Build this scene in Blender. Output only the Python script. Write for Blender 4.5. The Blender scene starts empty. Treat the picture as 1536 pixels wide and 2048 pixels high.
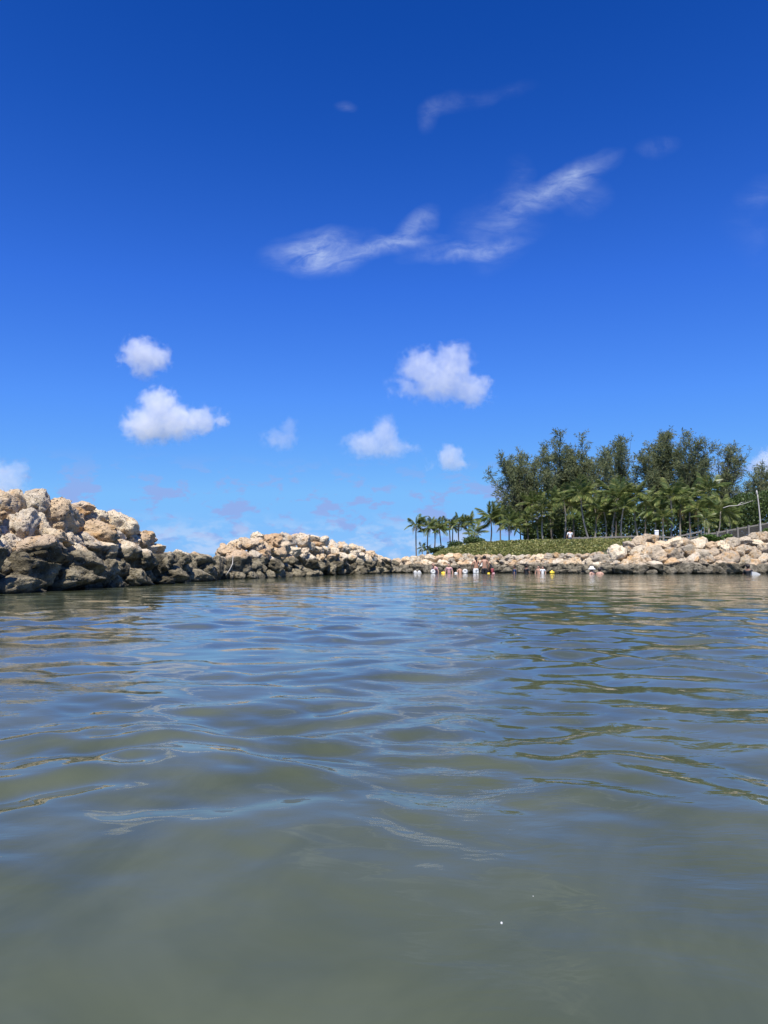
import bpy, bmesh, math, random
import numpy as np
from mathutils import Vector, Matrix, Euler

random.seed(7)
RNG = np.random.default_rng(7)
sc = bpy.context.scene
COL = sc.collection

# ------------------------------------------------------------------ camera
CAM_H, FPX, HOR = 0.45, 1500.0, 1131.0          # eye height (m), focal length and horizon row for a 1536x2048 frame
PITCH = math.atan((HOR - 1024.0) / FPX)
cam = bpy.data.cameras.new('camera')
cam.sensor_fit = 'VERTICAL'; cam.sensor_height = 24.0; cam.lens = 24.0 * FPX / 2048.0
cam.clip_start = 0.02; cam.clip_end = 40000.0
cam_o = bpy.data.objects.new('camera', cam); COL.objects.link(cam_o)
cam_o.location = (0, 0, CAM_H); cam_o.rotation_euler = (math.pi / 2 + PITCH, 0, 0)
sc.camera = cam_o

# ------------------------------------------------------------------ render settings
sc.view_settings.view_transform = 'Standard'; sc.view_settings.look = 'None'
sc.view_settings.gamma = 1.0; sc.view_settings.use_curve_mapping = False
sc.view_settings.exposure = 0.5
sc.render.engine = 'CYCLES'
cy = sc.cycles
cy.use_denoising = True
cy.max_bounces = 8; cy.diffuse_bounces = 3; cy.glossy_bounces = 3; cy.transparent_max_bounces = 8
cy.volume_bounces = 4; cy.volume_step_rate = 0.9; cy.volume_max_steps = 128
cy.sample_clamp_indirect = 6.0

# ------------------------------------------------------------------ sun
SUN_EL, SUN_AZ = math.radians(62), math.radians(-171)      # azimuth from +Y towards +X: left and a little behind the viewer
sun_dir = Vector((math.sin(SUN_AZ) * math.cos(SUN_EL), math.cos(SUN_AZ) * math.cos(SUN_EL), math.sin(SUN_EL)))
sl = bpy.data.lights.new('sun', 'SUN'); sl.energy = 5.0; sl.angle = math.radians(0.53); sl.color = (1.0, 0.95, 0.87)
so = bpy.data.objects.new('sun', sl); COL.objects.link(so)
so.rotation_euler = sun_dir.to_track_quat('Z', 'Y').to_euler()

# ------------------------------------------------------------------ pixel <-> world helpers
cp, sp_ = math.cos(PITCH), math.sin(PITCH)
def ray(px, py):
    """direction through a photo pixel, scaled so that its world Y is 1 -> (u, v) = (x/y, z/y)"""
    cx, cyy = (px - 768.0) / FPX, (1024.0 - py) / FPX
    y = cp - cyy * sp_; z = sp_ + cyy * cp
    return cx / y, z / y
def at(px, py, Y):
    u, v = ray(px, py)
    return Vector((u * Y, Y, CAM_H + v * Y))
def pl(xs, ys):
    return lambda x: float(np.interp(x, xs, ys))

# ------------------------------------------------------------------ node helper
class NT:
    def __init__(s, tree):
        s.t = tree; s.n = tree.nodes; s.l = tree.links
    def new(s, typ, **kw):
        n = s.n.new(typ)
        for k, v in kw.items(): setattr(n, k, v)
        return n
    def put(s, sock, v):
        if isinstance(v, bpy.types.NodeSocket): s.l.new(v, sock)
        else: sock.default_value = v
    def math(s, op, a, b=None, c=None, clamp=False):
        n = s.new('ShaderNodeMath', operation=op); n.use_clamp = clamp
        s.put(n.inputs[0], a)
        if b is not None: s.put(n.inputs[1], b)
        if c is not None: s.put(n.inputs[2], c)
        return n.outputs[0]
    def mix(s, f, a, b, blend='MIX'):
        n = s.new('ShaderNodeMix', data_type='RGBA', blend_type=blend); n.clamp_factor = True
        s.put(n.inputs[0], f)
        for sock, v in ((n.inputs[6], a), (n.inputs[7], b)):
            if isinstance(v, tuple) and len(v) == 3: v = v + (1,)
            s.put(sock, v)
        return n.outputs[2]
    def noise(s, vec, scale, detail=4, rough=0.55, dist=0.0, out=0):
        n = s.new('ShaderNodeTexNoise')
        if vec is not None: s.put(n.inputs['Vector'], vec)
        n.inputs['Scale'].default_value = scale; n.inputs['Detail'].default_value = detail
        n.inputs['Roughness'].default_value = rough; n.inputs['Distortion'].default_value = dist
        return n.outputs[out]
    def mapping(s, vec, loc=(0, 0, 0), rot=(0, 0, 0), scale=(1, 1, 1), typ='POINT'):
        n = s.new('ShaderNodeMapping', vector_type=typ)
        s.put(n.inputs[0], vec); n.inputs[1].default_value = loc; n.inputs[2].default_value = rot; n.inputs[3].default_value = scale
        return n.outputs[0]
    def ramp(s, f, stops, interp='LINEAR'):
        n = s.new('ShaderNodeValToRGB'); r = n.color_ramp; r.interpolation = interp
        while len(r.elements) < len(stops): r.elements.new(0.5)
        for e, (p, c) in zip(r.elements, stops):
            e.position = p
            e.color = (c, c, c, 1) if not isinstance(c, tuple) else (c if len(c) == 4 else c + (1,))
        s.put(n.inputs[0], f)
        return n.outputs[0]
    def smooth(s, f, lo, hi, a=0.0, b=1.0):
        n = s.new('ShaderNodeMapRange', interpolation_type='SMOOTHSTEP')
        s.put(n.inputs[0], f)
        n.inputs[1].default_value = lo; n.inputs[2].default_value = hi; n.inputs[3].default_value = a; n.inputs[4].default_value = b
        return n.outputs[0]
    def bump(s, h, strength, dist, normal=None):
        n = s.new('ShaderNodeBump'); n.inputs['Strength'].default_value = strength; n.inputs['Distance'].default_value = dist
        s.put(n.inputs['Height'], h)
        if normal is not None: s.put(n.inputs['Normal'], normal)
        return n.outputs[0]

# ------------------------------------------------------------------ sky
world = bpy.data.worlds.new('World'); sc.world = world; world.use_nodes = True
W = NT(world.node_tree)
world.cycles.sampling_method = 'MANUAL'; world.cycles.sample_map_resolution = 256
bg = W.n['Background']; bg.inputs[1].default_value = 0.1
sky = W.new('ShaderNodeTexSky', sky_type='NISHITA'); sky.sun_disc = False
sky.sun_elevation = SUN_EL; sky.sun_rotation = SUN_AZ
sky.air_density = 1.0; sky.dust_density = 0.3; sky.ozone_density = 3.0
def sky_colour():
    # phone-camera tone curves per channel on the physical sky (deep saturated blue overhead, pale at the horizon)
    sep = W.new('ShaderNodeSeparateColor'); W.l.new(sky.outputs[0], sep.inputs[0])
    comb = W.new('ShaderNodeCombineColor')
    cur = ([(0, .002), (.70, .003), (.84, .0055), (.98, .012), (1.38, .038), (2.17, .091), (4.1, .205), (6.6, .245), (10, .30)],
           [(0, .03), (1.3, .056), (1.45, .066), (1.68, .092), (2.33, .17), (3.52, .305), (5.84, .51), (7.1, .525), (10, .58)],
           [(0, .2), (2.5, .31), (2.76, .38), (3.13, .485), (4.08, .745), (5.5, .95), (6.2, .965), (7.5, .98), (10, 1.0)])
    for k in range(3):
        v = W.math('DIVIDE', sep.outputs[k], 10.0, clamp=True)
        W.l.new(W.ramp(v, [(p / 10, c) for p, c in cur[k]]), comb.inputs[k])
    return comb.outputs[0]
col = sky_colour()
tc = W.new('ShaderNodeTexCoord'); D = tc.outputs['Generated']
sx = W.new('ShaderNodeSeparateXYZ'); W.l.new(D, sx.inputs[0])
# distant fair-weather cloud bars low over the sea, all round the horizon
az = W.math('ARCTAN2', sx.outputs[0], sx.outputs[1])
el = W.math('ARCSINE', sx.outputs[2])
ae = W.new('ShaderNodeCombineXYZ'); W.l.new(az, ae.inputs[0]); W.put(ae.inputs[1], W.math('MULTIPLY', el, 2.1))
n1 = W.noise(ae.outputs[0], 22.0, 6, 0.6, 0.2)
n1b = W.noise(W.mapping(ae.outputs[0], loc=(3.1, 1.7, 0)), 26.0, 6, 0.6, 0.2)
band = W.math('MULTIPLY', W.smooth(el, 0.012, 0.045), W.smooth(el, 0.085, 0.15, 1.0, 0.0))
m1 = W.math('MULTIPLY', W.smooth(n1, 0.50, 0.59), band)
col = W.mix(W.math('MULTIPLY', m1, 0.85), col, (0.29, 0.42, 0.82))
band2 = W.math('MULTIPLY', W.smooth(el, 0.0, 0.012), W.smooth(el, 0.03, 0.075, 1.0, 0.0))
m2 = W.math('MULTIPLY', W.smooth(n1b, 0.42, 0.62), band2)
col = W.mix(W.math('MULTIPLY', m2, 0.6), col, (0.56, 0.70, 0.95))
# thin high cirrus: oriented wisps on the sky, (x/y, z/y) of the direction
ysafe = W.math('MAXIMUM', sx.outputs[1], 0.05)
uv = W.new('ShaderNodeCombineXYZ')
W.put(uv.inputs[0], W.math('DIVIDE', sx.outputs[0], ysafe)); W.put(uv.inputs[1], W.math('DIVIDE', sx.outputs[2], ysafe))
UV = uv.outputs[0]
warp = W.noise(UV, 9.0, 3, 0.5, 0.0, out=1)
wv = W.new('ShaderNodeVectorMath', operation='MULTIPLY_ADD')
W.l.new(warp, wv.inputs[0]); wv.inputs[1].default_value = (0.045, 0.045, 0); W.l.new(UV, wv.inputs[2])
UVW = wv.outputs[0]
OFF = (0.0225, 0.0225)
def wisp(px0, py0, px1, py1, wid, strength):
    a, b = ray(px0, py0), ray(px1, py1)
    c = ((a[0] + b[0]) / 2 + OFF[0], (a[1] + b[1]) / 2 + OFF[1], 0); d = (b[0] - a[0], b[1] - a[1])
    L = math.hypot(*d) / 2
    m = W.mapping(UVW, c, (0, 0, math.atan2(d[1], d[0])), (L * 1.55, 1.6 * wid / FPX, 1), 'TEXTURE')
    g = W.new('ShaderNodeTexGradient', gradient_type='SPHERICAL'); W.l.new(m, g.inputs[0])
    return W.math('MULTIPLY', W.math('POWER', g.outputs[1], 1.25), strength)
wisps = [(560, 505, 730, 500, 36, 1.25), (600, 495, 700, 530, 26, .5), (690, 515, 860, 485, 17, 1.1), (800, 495, 862, 420, 24, .8), (840, 520, 1030, 485, 16, 1.1),
         (930, 500, 1060, 410, 55, .30), (1000, 435, 1200, 332, 26, .75), (1110, 370, 1205, 322, 24, .6), (1030, 400, 1040, 320, 26, .18),
         (848, 262, 880, 212, 20, .28), (865, 228, 975, 198, 20, .34), (970, 200, 1060, 170, 14, .08),
         (1280, 300, 1350, 288, 18, .32), (1140, 405, 1220, 385, 26, .25), (1480, 390, 1560, 375, 22, .2), (670, 208, 700, 208, 10, .25), (1490, 500, 1560, 430, 70, .07)]
acc = None
for w_ in wisps:
    g = wisp(*w_); acc = g if acc is None else W.math('ADD', acc, g)
st = W.noise(W.mapping(UVW, rot=(0, 0, -0.38), scale=(.7, 1.9, 1)), 24.0, 7, 0.64, 0.6)
st2 = W.noise(UVW, 11.0, 5, 0.6, 0.6)
tex = W.math('MULTIPLY', W.smooth(st, 0.16, 0.86), W.smooth(st2, 0.20, 0.70))
fwd = W.smooth(sx.outputs[1], 0.1, 0.3)
ci = W.math('MULTIPLY', W.math('MULTIPLY', W.math('MULTIPLY', acc, tex), fwd), 0.98, clamp=True)
col = W.mix(W.math('MINIMUM', ci, 0.85), col, (0.60, 0.72, 0.97))
# the colours above are already display-referred sky radiance: undo the 0.1 strength and the exposure
sc10 = W.new('ShaderNodeVectorMath', operation='SCALE'); W.l.new(col, sc10.inputs[0]); sc10.inputs[3].default_value = 10.0 / 2 ** sc.view_settings.exposure
W.l.new(sc10.outputs[0], bg.inputs[0])

# ------------------------------------------------------------------ object helpers
def tag(o, label=None, cat=None, group=None, kind=None):
    if label: o['label'] = label
    if cat: o['category'] = cat
    if group: o['group'] = group
    if kind: o['kind'] = kind
    return o
def link(name, me, parent=None, mats=None):
    o = bpy.data.objects.new(name, me); COL.objects.link(o)
    if parent is not None: o.parent = parent
    if mats is not None and me is not None:
        for m in (mats if isinstance(mats, (list, tuple)) else [mats]): me.materials.append(m)
    return o
def empty(name, loc, rz=0):
    o = bpy.data.objects.new(name, None); COL.objects.link(o); o.location = loc; o.rotation_euler = (0, 0, rz)
    o.empty_display_size = 0.2
    return o
def mesh_np(name, v, f, smooth=True):
    """v (n,3); f (m,3|4) numpy"""
    me = bpy.data.meshes.new(name)
    v = np.asarray(v, dtype=np.float32); f = np.asarray(f, dtype=np.int32)
    me.vertices.add(len(v)); me.vertices.foreach_set('co', v.ravel())
    k = f.shape[1]
    me.loops.add(f.size); me.loops.foreach_set('vertex_index', f.ravel())
    me.polygons.add(len(f)); me.polygons.foreach_set('loop_start', np.arange(0, f.size, k, dtype=np.int32))
    me.polygons.foreach_set('use_smooth', np.full(len(f), smooth))
    me.update(calc_edges=True); me.validate()
    return me
class MB:
    """collects pieces (verts, faces) into one mesh"""
    def __init__(s): s.v = []; s.f = []
    def add(s, vs, fs):
        o = len(s.v); s.v += [tuple(p) for p in vs]; s.f += [tuple(i + o for i in f) for f in fs]
    def tube(s, pts, rad, n=7, cap=True):
        pts = [Vector(p) for p in pts]; vs = []; fs = []
        up = Vector((0.13, 0.31, 1)).normalized()
        for i, p in enumerate(pts):
            t = (pts[min(i + 1, len(pts) - 1)] - pts[max(i - 1, 0)]).normalized()
            a = t.cross(up)
            if a.length < 0.05: a = t.cross(Vector((1, 0, 0)))
            a.normalize(); b = t.cross(a)
            r = rad[i] if isinstance(rad, (list, tuple)) else rad
            for k in range(n):
                q = 2 * math.pi * k / n
                vs.append(p + (a * math.cos(q) + b * math.sin(q)) * r)
        for i in range(len(pts) - 1):
            for k in range(n):
                fs.append((i * n + k, i * n + (k + 1) % n, (i + 1) * n + (k + 1) % n, (i + 1) * n + k))
        if cap:
            fs.append(tuple(range(n - 1, -1, -1))); fs.append(tuple((len(pts) - 1) * n + k for k in range(n)))
        s.add(vs, fs)
    def box(s, lo, hi):
        (x0, y0, z0), (x1, y1, z1) = lo, hi
        s.add([(x0, y0, z0), (x1, y0, z0), (x1, y1, z0), (x0, y1, z0), (x0, y0, z1), (x1, y0, z1), (x1, y1, z1), (x0, y1, z1)],
              [(0, 3, 2, 1), (4, 5, 6, 7), (0, 1, 5, 4), (1, 2, 6, 5), (2, 3, 7, 6), (3, 0, 4, 7)])
    def beam(s, a, b, w, h):
        a = Vector(a); b = Vector(b); t = (b - a).normalized(); side = t.cross(Vector((0, 0, 1))).normalized() * w / 2
        up = side.cross(t).normalized() * h / 2
        vs = [p + q for p in (a, b) for q in (-side - up, side - up, side + up, -side + up)]
        s.add(vs, [(0, 1, 2, 3), (7, 6, 5, 4), (0, 4, 5, 1), (1, 5, 6, 2), (2, 6, 7, 3), (3, 7, 4, 0)])
    def mesh(s, name, smooth=True):
        me = bpy.data.meshes.new(name); me.from_pydata(s.v, [], s.f)
        me.polygons.foreach_set('use_smooth', [smooth] * len(me.polygons)); me.update()
        return me

# numpy gradient noise
_P = RNG.permutation(256); _P = np.concatenate([_P, _P])
_G = RNG.normal(size=(256, 3)); _G /= np.linalg.norm(_G, axis=1)[:, None]
def gnoise(p):
    p = np.asarray(p, dtype=np.float64); i = np.floor(p).astype(int); f = p - i; i &= 255
    w = f * f * f * (f * (f * 6 - 15) + 10); r = 0
    for dx in (0, 1):
        for dy in (0, 1):
            for dz in (0, 1):
                h = _P[_P[_P[(i[:, 0] + dx) & 255] + ((i[:, 1] + dy) & 255)] + ((i[:, 2] + dz) & 255)]
                g = _G[h]; d = (g * (f - np.array([dx, dy, dz]))).sum(1)
                r = r + d * (w[:, 0] if dx else 1 - w[:, 0]) * (w[:, 1] if dy else 1 - w[:, 1]) * (w[:, 2] if dz else 1 - w[:, 2])
    return r * 1.6
def fbm(p, octv=4, lac=2.0, gain=0.5):
    a, s, r = 1.0, 1.0, 0
    for k in range(octv):
        r = r + a * gnoise(p * s + 17.3 * k); s *= lac; a *= gain
    return r

# ------------------------------------------------------------------ materials
def mat(name):
    m = bpy.data.materials.new(name); m.use_nodes = True
    n = NT(m.node_tree); return m, n, n.n['Principled BSDF']
def plain(name, c, rough=0.6, var=0.12, scale=8.0, spec=0.4):
    m, n, b = mat(name)
    tcn = n.new('ShaderNodeTexCoord')
    k = n.noise(tcn.outputs['Object'], scale, 4)
    n.put(b.inputs['Base Color'], n.mix(k, tuple(x * (1 - var) for x in c), tuple(min(1, x * (1 + var)) for x in c)))
    b.inputs['Roughness'].default_value = rough; b.inputs['Specular IOR Level'].default_value = spec
    return m

def rock_material(name, tide, dark, grey, greyness=.15, sat=1.0):
    m, n, b = mat(name)
    geo = n.new('ShaderNodeNewGeometry'); oi = n.new('ShaderNodeObjectInfo')
    P = geo.outputs['Position']
    rnd = oi.outputs['Random']
    # each boulder samples its own piece of the pattern
    off = n.new('ShaderNodeVectorMath', operation='ADD')
    sc_ = n.new('ShaderNodeCombineXYZ'); n.put(sc_.inputs[0], n.math('MULTIPLY', rnd, 37.0)); n.put(sc_.inputs[1], n.math('MULTIPLY', rnd, 91.0))
    n.l.new(P, off.inputs[0]); n.l.new(sc_.outputs[0], off.inputs[1]); Q = off.outputs[0]
    big = n.noise(Q, 2.2, 5, 0.6, 0.4); mid = n.noise(Q, 9.0, 6, 0.65, 0.3); fine = n.noise(Q, 38.0, 5, 0.7)
    stone = n.ramp(rnd, [(0.0, (.80, .66, .46)), (.22, (.80, .70, .53)), (.42, (.64, .44, .25)), (.58, (.82, .70, .50)), (.72, (.54, .34, .18)), (.86, (.78, .67, .51)), (1.0, (.56, .47, .35))])
    r2 = n.math('FRACT', n.math('MULTIPLY', rnd, 17.31))
    stone = n.mix(n.math('MULTIPLY', n.smooth(r2, .05, .8), greyness), stone, (.36, .315, .245))
    ochre = n.mix(n.math('MULTIPLY', n.smooth(big, .50, .68), .8), stone, (.56, .33, .13))
    ochre = n.mix(n.math('MULTIPLY', n.smooth(mid, .55, .72), 0.55), ochre, (.28, .19, .12))
    ochre = n.mix(n.math('MULTIPLY', n.smooth(fine, .52, .70), 0.55), ochre, (.80, .70, .54))
    vor = n.new('ShaderNodeTexVoronoi'); vor.inputs['Scale'].default_value = 13.0; vor.inputs['Randomness'].default_value = 1.0
    wq = n.new('ShaderNodeVectorMath', operation='MULTIPLY_ADD'); n.l.new(n.noise(Q, 6.0, 3, out=1), wq.inputs[0]); wq.inputs[1].default_value = (.12, .12, .12); n.l.new(Q, wq.inputs[2])
    n.l.new(wq.outputs[0], vor.inputs['Vector'])
    holes = n.math('MULTIPLY', n.smooth(vor.outputs['Distance'], .10, .34, 1.0, 0.0), n.smooth(mid, .44, .58))
    ochre = n.mix(n.math('MULTIPLY', holes, 0.55), ochre, (.16, .11, .075))
    hs = n.new('ShaderNodeHueSaturation'); hs.inputs['Saturation'].default_value = sat; n.l.new(ochre, hs.inputs['Color']); ochre = hs.outputs[0]
    # tidal zone: everything the high water reaches is grey-brown with algae, and barnacles sit on it
    sep = n.new('ShaderNodeSeparateXYZ'); n.l.new(P, sep.inputs[0])
    zz = n.math('ADD', sep.outputs[2], n.math('MULTIPLY', n.math('SUBTRACT', n.noise(P, 1.6, 4, .6), .5), .55))
    wet = n.smooth(zz, tide - .07, tide + .06, 1.0, 0.0)
    alg = n.mix(n.smooth(big, .38, .62), tuple(dark), tuple(grey))
    alg = n.mix(n.math('MULTIPLY', n.smooth(mid, .50, .66), .6), alg, (.075, .066, .05))
    barn = n.math('MULTIPLY', n.smooth(n.noise(Q, 46.0, 2, .5), .62, .70), n.smooth(n.noise(P, 1.3, 2), .50, .62))
    alg = n.mix(n.math('MULTIPLY', barn, .8), alg, (.52, .50, .42))
    low = n.smooth(n.math('ADD', sep.outputs[2], n.math('MULTIPLY', n.math('SUBTRACT', mid, .5), .15)), .02, .14, 1.0, 0.0)
    alg = n.mix(n.math('MULTIPLY', low, .75), alg, (.030, .028, .018))
    base = n.mix(wet, ochre, alg)
    n.put(b.inputs['Base Color'], base)
    n.put(b.inputs['Roughness'], n.math('SUBTRACT', 0.92, n.math('MULTIPLY', low, 0.5)))
    b.inputs['Specular IOR Level'].default_value = 0.3
    h = n.math('ADD', n.math('MULTIPLY', mid, 1.0), n.math('ADD', n.math('MULTIPLY', fine, .35), n.math('MULTIPLY', holes, -0.7)))
    n.put(b.inputs['Normal'], n.bump(h, 1.0, 0.13))
    return m
M_rock = rock_material('limestone_tidal', 0.76, (.092, .078, .048), (.33, .28, .185))
M_rock_r = rock_material('limestone_shore', 0.55, (.085, .075, .052), (.27, .235, .17), .8, 1.0)

def leaf_material(name, c0, c1, c2, trans=0.25, rough=0.5):
    m, n, b = mat(name)
    oi = n.new('ShaderNodeObjectInfo'); geo = n.new('ShaderNodeNewGeometry')
    r = n.math('FRACT', n.math('ADD', n.math('MULTIPLY', geo.outputs['Random Per Island'], 0.75), n.math('MULTIPLY', oi.outputs['Random'], 0.45)))
    c = n.ramp(r, [(0.0, c0), (0.55, c1), (1.0, c2)])
    pn = n.noise(geo.outputs['Position'], .45, 4, .6)
    c = n.mix(n.math('MULTIPLY', n.smooth(pn, .42, .66), .55), c, tuple(x * .62 for x in c1))
    n.put(b.inputs['Base Color'], c); b.inputs['Roughness'].default_value = rough; b.inputs['Specular IOR Level'].default_value = 0.35
    tr = n.new('ShaderNodeBsdfTranslucent'); n.l.new(c, tr.inputs[0])
    mx = n.new('ShaderNodeMixShader'); mx.inputs[0].default_value = trans
    out = n.n['Material Output']; n.l.new(b.outputs[0], mx.inputs[1]); n.l.new(tr.outputs[0], mx.inputs[2]); n.l.new(mx.outputs[0], out.inputs[0])
    return m
M_palm = leaf_material('palm_leaf', (.06, .11, .03), (.135, .185, .05), (.40, .39, .13), .4, .4)
M_palm_old = leaf_material('palm_leaf_old', (.22, .16, .07), (.27, .22, .08), (.36, .30, .12), .2, .6)
M_fan = leaf_material('fan_palm_leaf', (.055, .09, .02), (.12, .155, .04), (.25, .25, .09), .25, .45)
M_pine = leaf_material('casuarina_needles', (.15, .185, .088), (.205, .24, .115), (.31, .32, .155), .5, .7)
M_grape = leaf_material('sea_grape_leaf', (.07, .105, .024), (.18, .20, .05), (.46, .41, .15), .28, .4)
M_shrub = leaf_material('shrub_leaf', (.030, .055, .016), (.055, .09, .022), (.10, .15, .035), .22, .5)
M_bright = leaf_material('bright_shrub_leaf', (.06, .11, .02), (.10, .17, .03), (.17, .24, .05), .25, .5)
def bark(name, c0, c1, ring=0.0):
    m, n, b = mat(name); t = n.new('ShaderNodeTexCoord')
    k = n.noise(t.outputs['Object'], 6.0, 6, .65)
    if ring:
        wv_ = n.new('ShaderNodeTexWave', wave_type='BANDS', bands_direction='Z'); n.l.new(t.outputs['Object'], wv_.inputs[0])
        wv_.inputs['Scale'].default_value = ring; wv_.inputs['Distortion'].default_value = 2.0
        k = n.math('MULTIPLY', n.math('ADD', k, wv_.outputs['Fac']), .5)
    n.put(b.inputs['Base Color'], n.mix(k, c0, c1)); b.inputs['Roughness'].default_value = .9
    n.put(b.inputs['Normal'], n.bump(k, .5, .03)); return m
M_ptrunk = bark('palm_bark', (.17, .15, .125), (.38, .35, .30), 2.2)
M_ptrunk2 = bark('palm_bark_brown', (.11, .09, .07), (.24, .20, .16), 2.2)
M_pinebark = bark('casuarina_bark', (.045, .038, .032), (.13, .115, .10))
M_deadwood = bark('bleached_wood', (.36, .33, .29), (.58, .55, .50))
M_fencewood = bark('weathered_wood', (.13, .115, .10), (.26, .24, .21))
M_fencewood2 = bark('dark_fence_wood', (.03, .028, .026), (.07, .064, .058))

# ------------------------------------------------------------------ water
def water():
    nr = 610; r_in, r_mid = 0.22, 140.0
    rr = np.concatenate([np.geomspace(r_in, r_mid, nr), np.geomspace(160, 30000, 26)])
    front = np.radians(np.linspace(-44, 44, 470))
    back = np.radians(np.linspace(44, 316, 74))[1:-1]
    th = np.concatenate([front, back])                        # azimuth from +Y towards +X
    R, T = np.meshgrid(rr, th, indexing='ij')
    X, Y = R * np.sin(T), R * np.cos(T)
    spacing = np.maximum(np.gradient(rr), 0.004)[:, None] * np.ones_like(T)
    rng = np.random.default_rng(11)
    Z = np.zeros_like(X)
    # patchiness: calm slicks and livelier areas
    def patch(scale, seed):
        q = np.stack([X.ravel() * scale, Y.ravel() * scale * 1.6, np.full(X.size, seed)], 1)
        return gnoise(q).reshape(X.shape)
    env = np.clip(1.0 + 0.75 * patch(0.55, 3.3) + 0.5 * patch(0.17, 9.1), 0.30, 1.9)
    wx = X + 0.10 * patch(1.3, 5.5); wy = Y + 0.10 * patch(1.1, 7.7)
    for k in range(130):
        lam = math.exp(rng.uniform(math.log(0.10), math.log(1.9)))
        ang = rng.normal(0.12, 0.75)                             # travelling roughly towards / away from the viewer
        kx, ky = math.sin(ang) * 2 * math.pi / lam, math.cos(ang) * 2 * math.pi / lam
        slope = 0.0182 * (0.95 if lam < 0.22 else 1.0) * (0.26 if lam > 0.8 else (0.66 if lam > 0.45 else 1.12))
        amp = slope * lam / (2 * math.pi) * rng.uniform(.5, 1.4)
        ph = kx * wx + ky * wy + rng.uniform(0, 6.28)
        fade = np.clip((lam / spacing - 3.0) / 4.0, 0, 1)
        w = np.sin(ph) + 0.22 * np.cos(2 * ph)                # slightly peaked crests
        e = env * (np.clip(0.62 + R / 9.0, .62, 1.35) if lam < 0.6 else 1.0) if lam < 1.0 else 1.0
        Z += amp * w * fade * e
    near = np.clip((R - 0.3) / 1.6, 0.35, 1.0)
    Z *= near * np.clip((400 - R) / 200, 0, 1)
    v = np.stack([X.ravel(), Y.ravel(), Z.ravel()], 1)
    nrr, nt_ = R.shape
    i = np.arange(nrr - 1)[:, None]; j = np.arange(nt_)[None, :]; j2 = (j + 1) % nt_
    f = np.stack([(i * nt_ + j), (i * nt_ + j2), ((i + 1) * nt_ + j2), ((i + 1) * nt_ + j)], -1).reshape(-1, 4)
    f = f[:, ::-1]
    v = np.vstack([v, [[0, 0, 0]]])
    me = mesh_np('water', v, f)
    bm = bmesh.new(); bm.from_mesh(me); bm.verts.ensure_lookup_table()
    c = bm.verts[len(v) - 1]
    for a in range(nt_):
        bm.faces.new((bm.verts[(a + 1) % nt_], bm.verts[a], c))
    bm.to_mesh(me); bm.free()
    m, n, b = mat('murky_lagoon_water')
    geo = n.new('ShaderNodeNewGeometry'); P = geo.outputs['Position']
    silt = n.noise(P, 1.6, 5, .6, 1.2)
    body = n.mix(n.smooth(silt, .3, .7), (.053, .064, .037), (.079, .091, .055))
    n.put(b.inputs['Base Color'], body)
    b.inputs['IOR'].default_value = 1.333; b.inputs['Roughness'].default_value = 0.012; b.inputs['Specular IOR Level'].default_value = 0.5
    pst = n.mapping(P, rot=(0, 0, .12), scale=(.55, 1.0, 1.0))
    rip = n.noise(pst, 13.0, 3, .5, .6)
    cap = n.noise(n.mapping(P, rot=(0, 0, .5), scale=(.35, 1.0, 1.0)), 46.0, 2, .5, .3)
    pm = n.smooth(n.noise(P, .9, 3, .5), .50, .64)
    far = n.noise(n.mapping(P, scale=(.6, 1.0, 1.0)), 2.6, 3, .55, .4)
    h = n.math('ADD', n.math('MULTIPLY', n.math('MULTIPLY', rip, n.smooth(n.noise(P, .55, 3, .5), .42, .60, .25, 1.0)), .0030), n.math('MULTIPLY', n.math('MULTIPLY', cap, pm), .0020))
    n1_ = n.bump(h, 1.0, 1.0)
    # chop that the mesh is too coarse to carry far out
    dist = n.new('ShaderNodeVectorMath', operation='LENGTH'); n.l.new(P, dist.inputs[0])
    fm = n.smooth(dist.outputs['Value'], 10.0, 40.0)
    n2_ = n.bump(n.math('MULTIPLY', n.math('MULTIPLY', far, fm), .024), 1.0, 1.0, n1_)
    n.put(b.inputs['Normal'], n2_)
    o = link('water', me, None, m)
    tag(o, kind='structure')
water()

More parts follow.
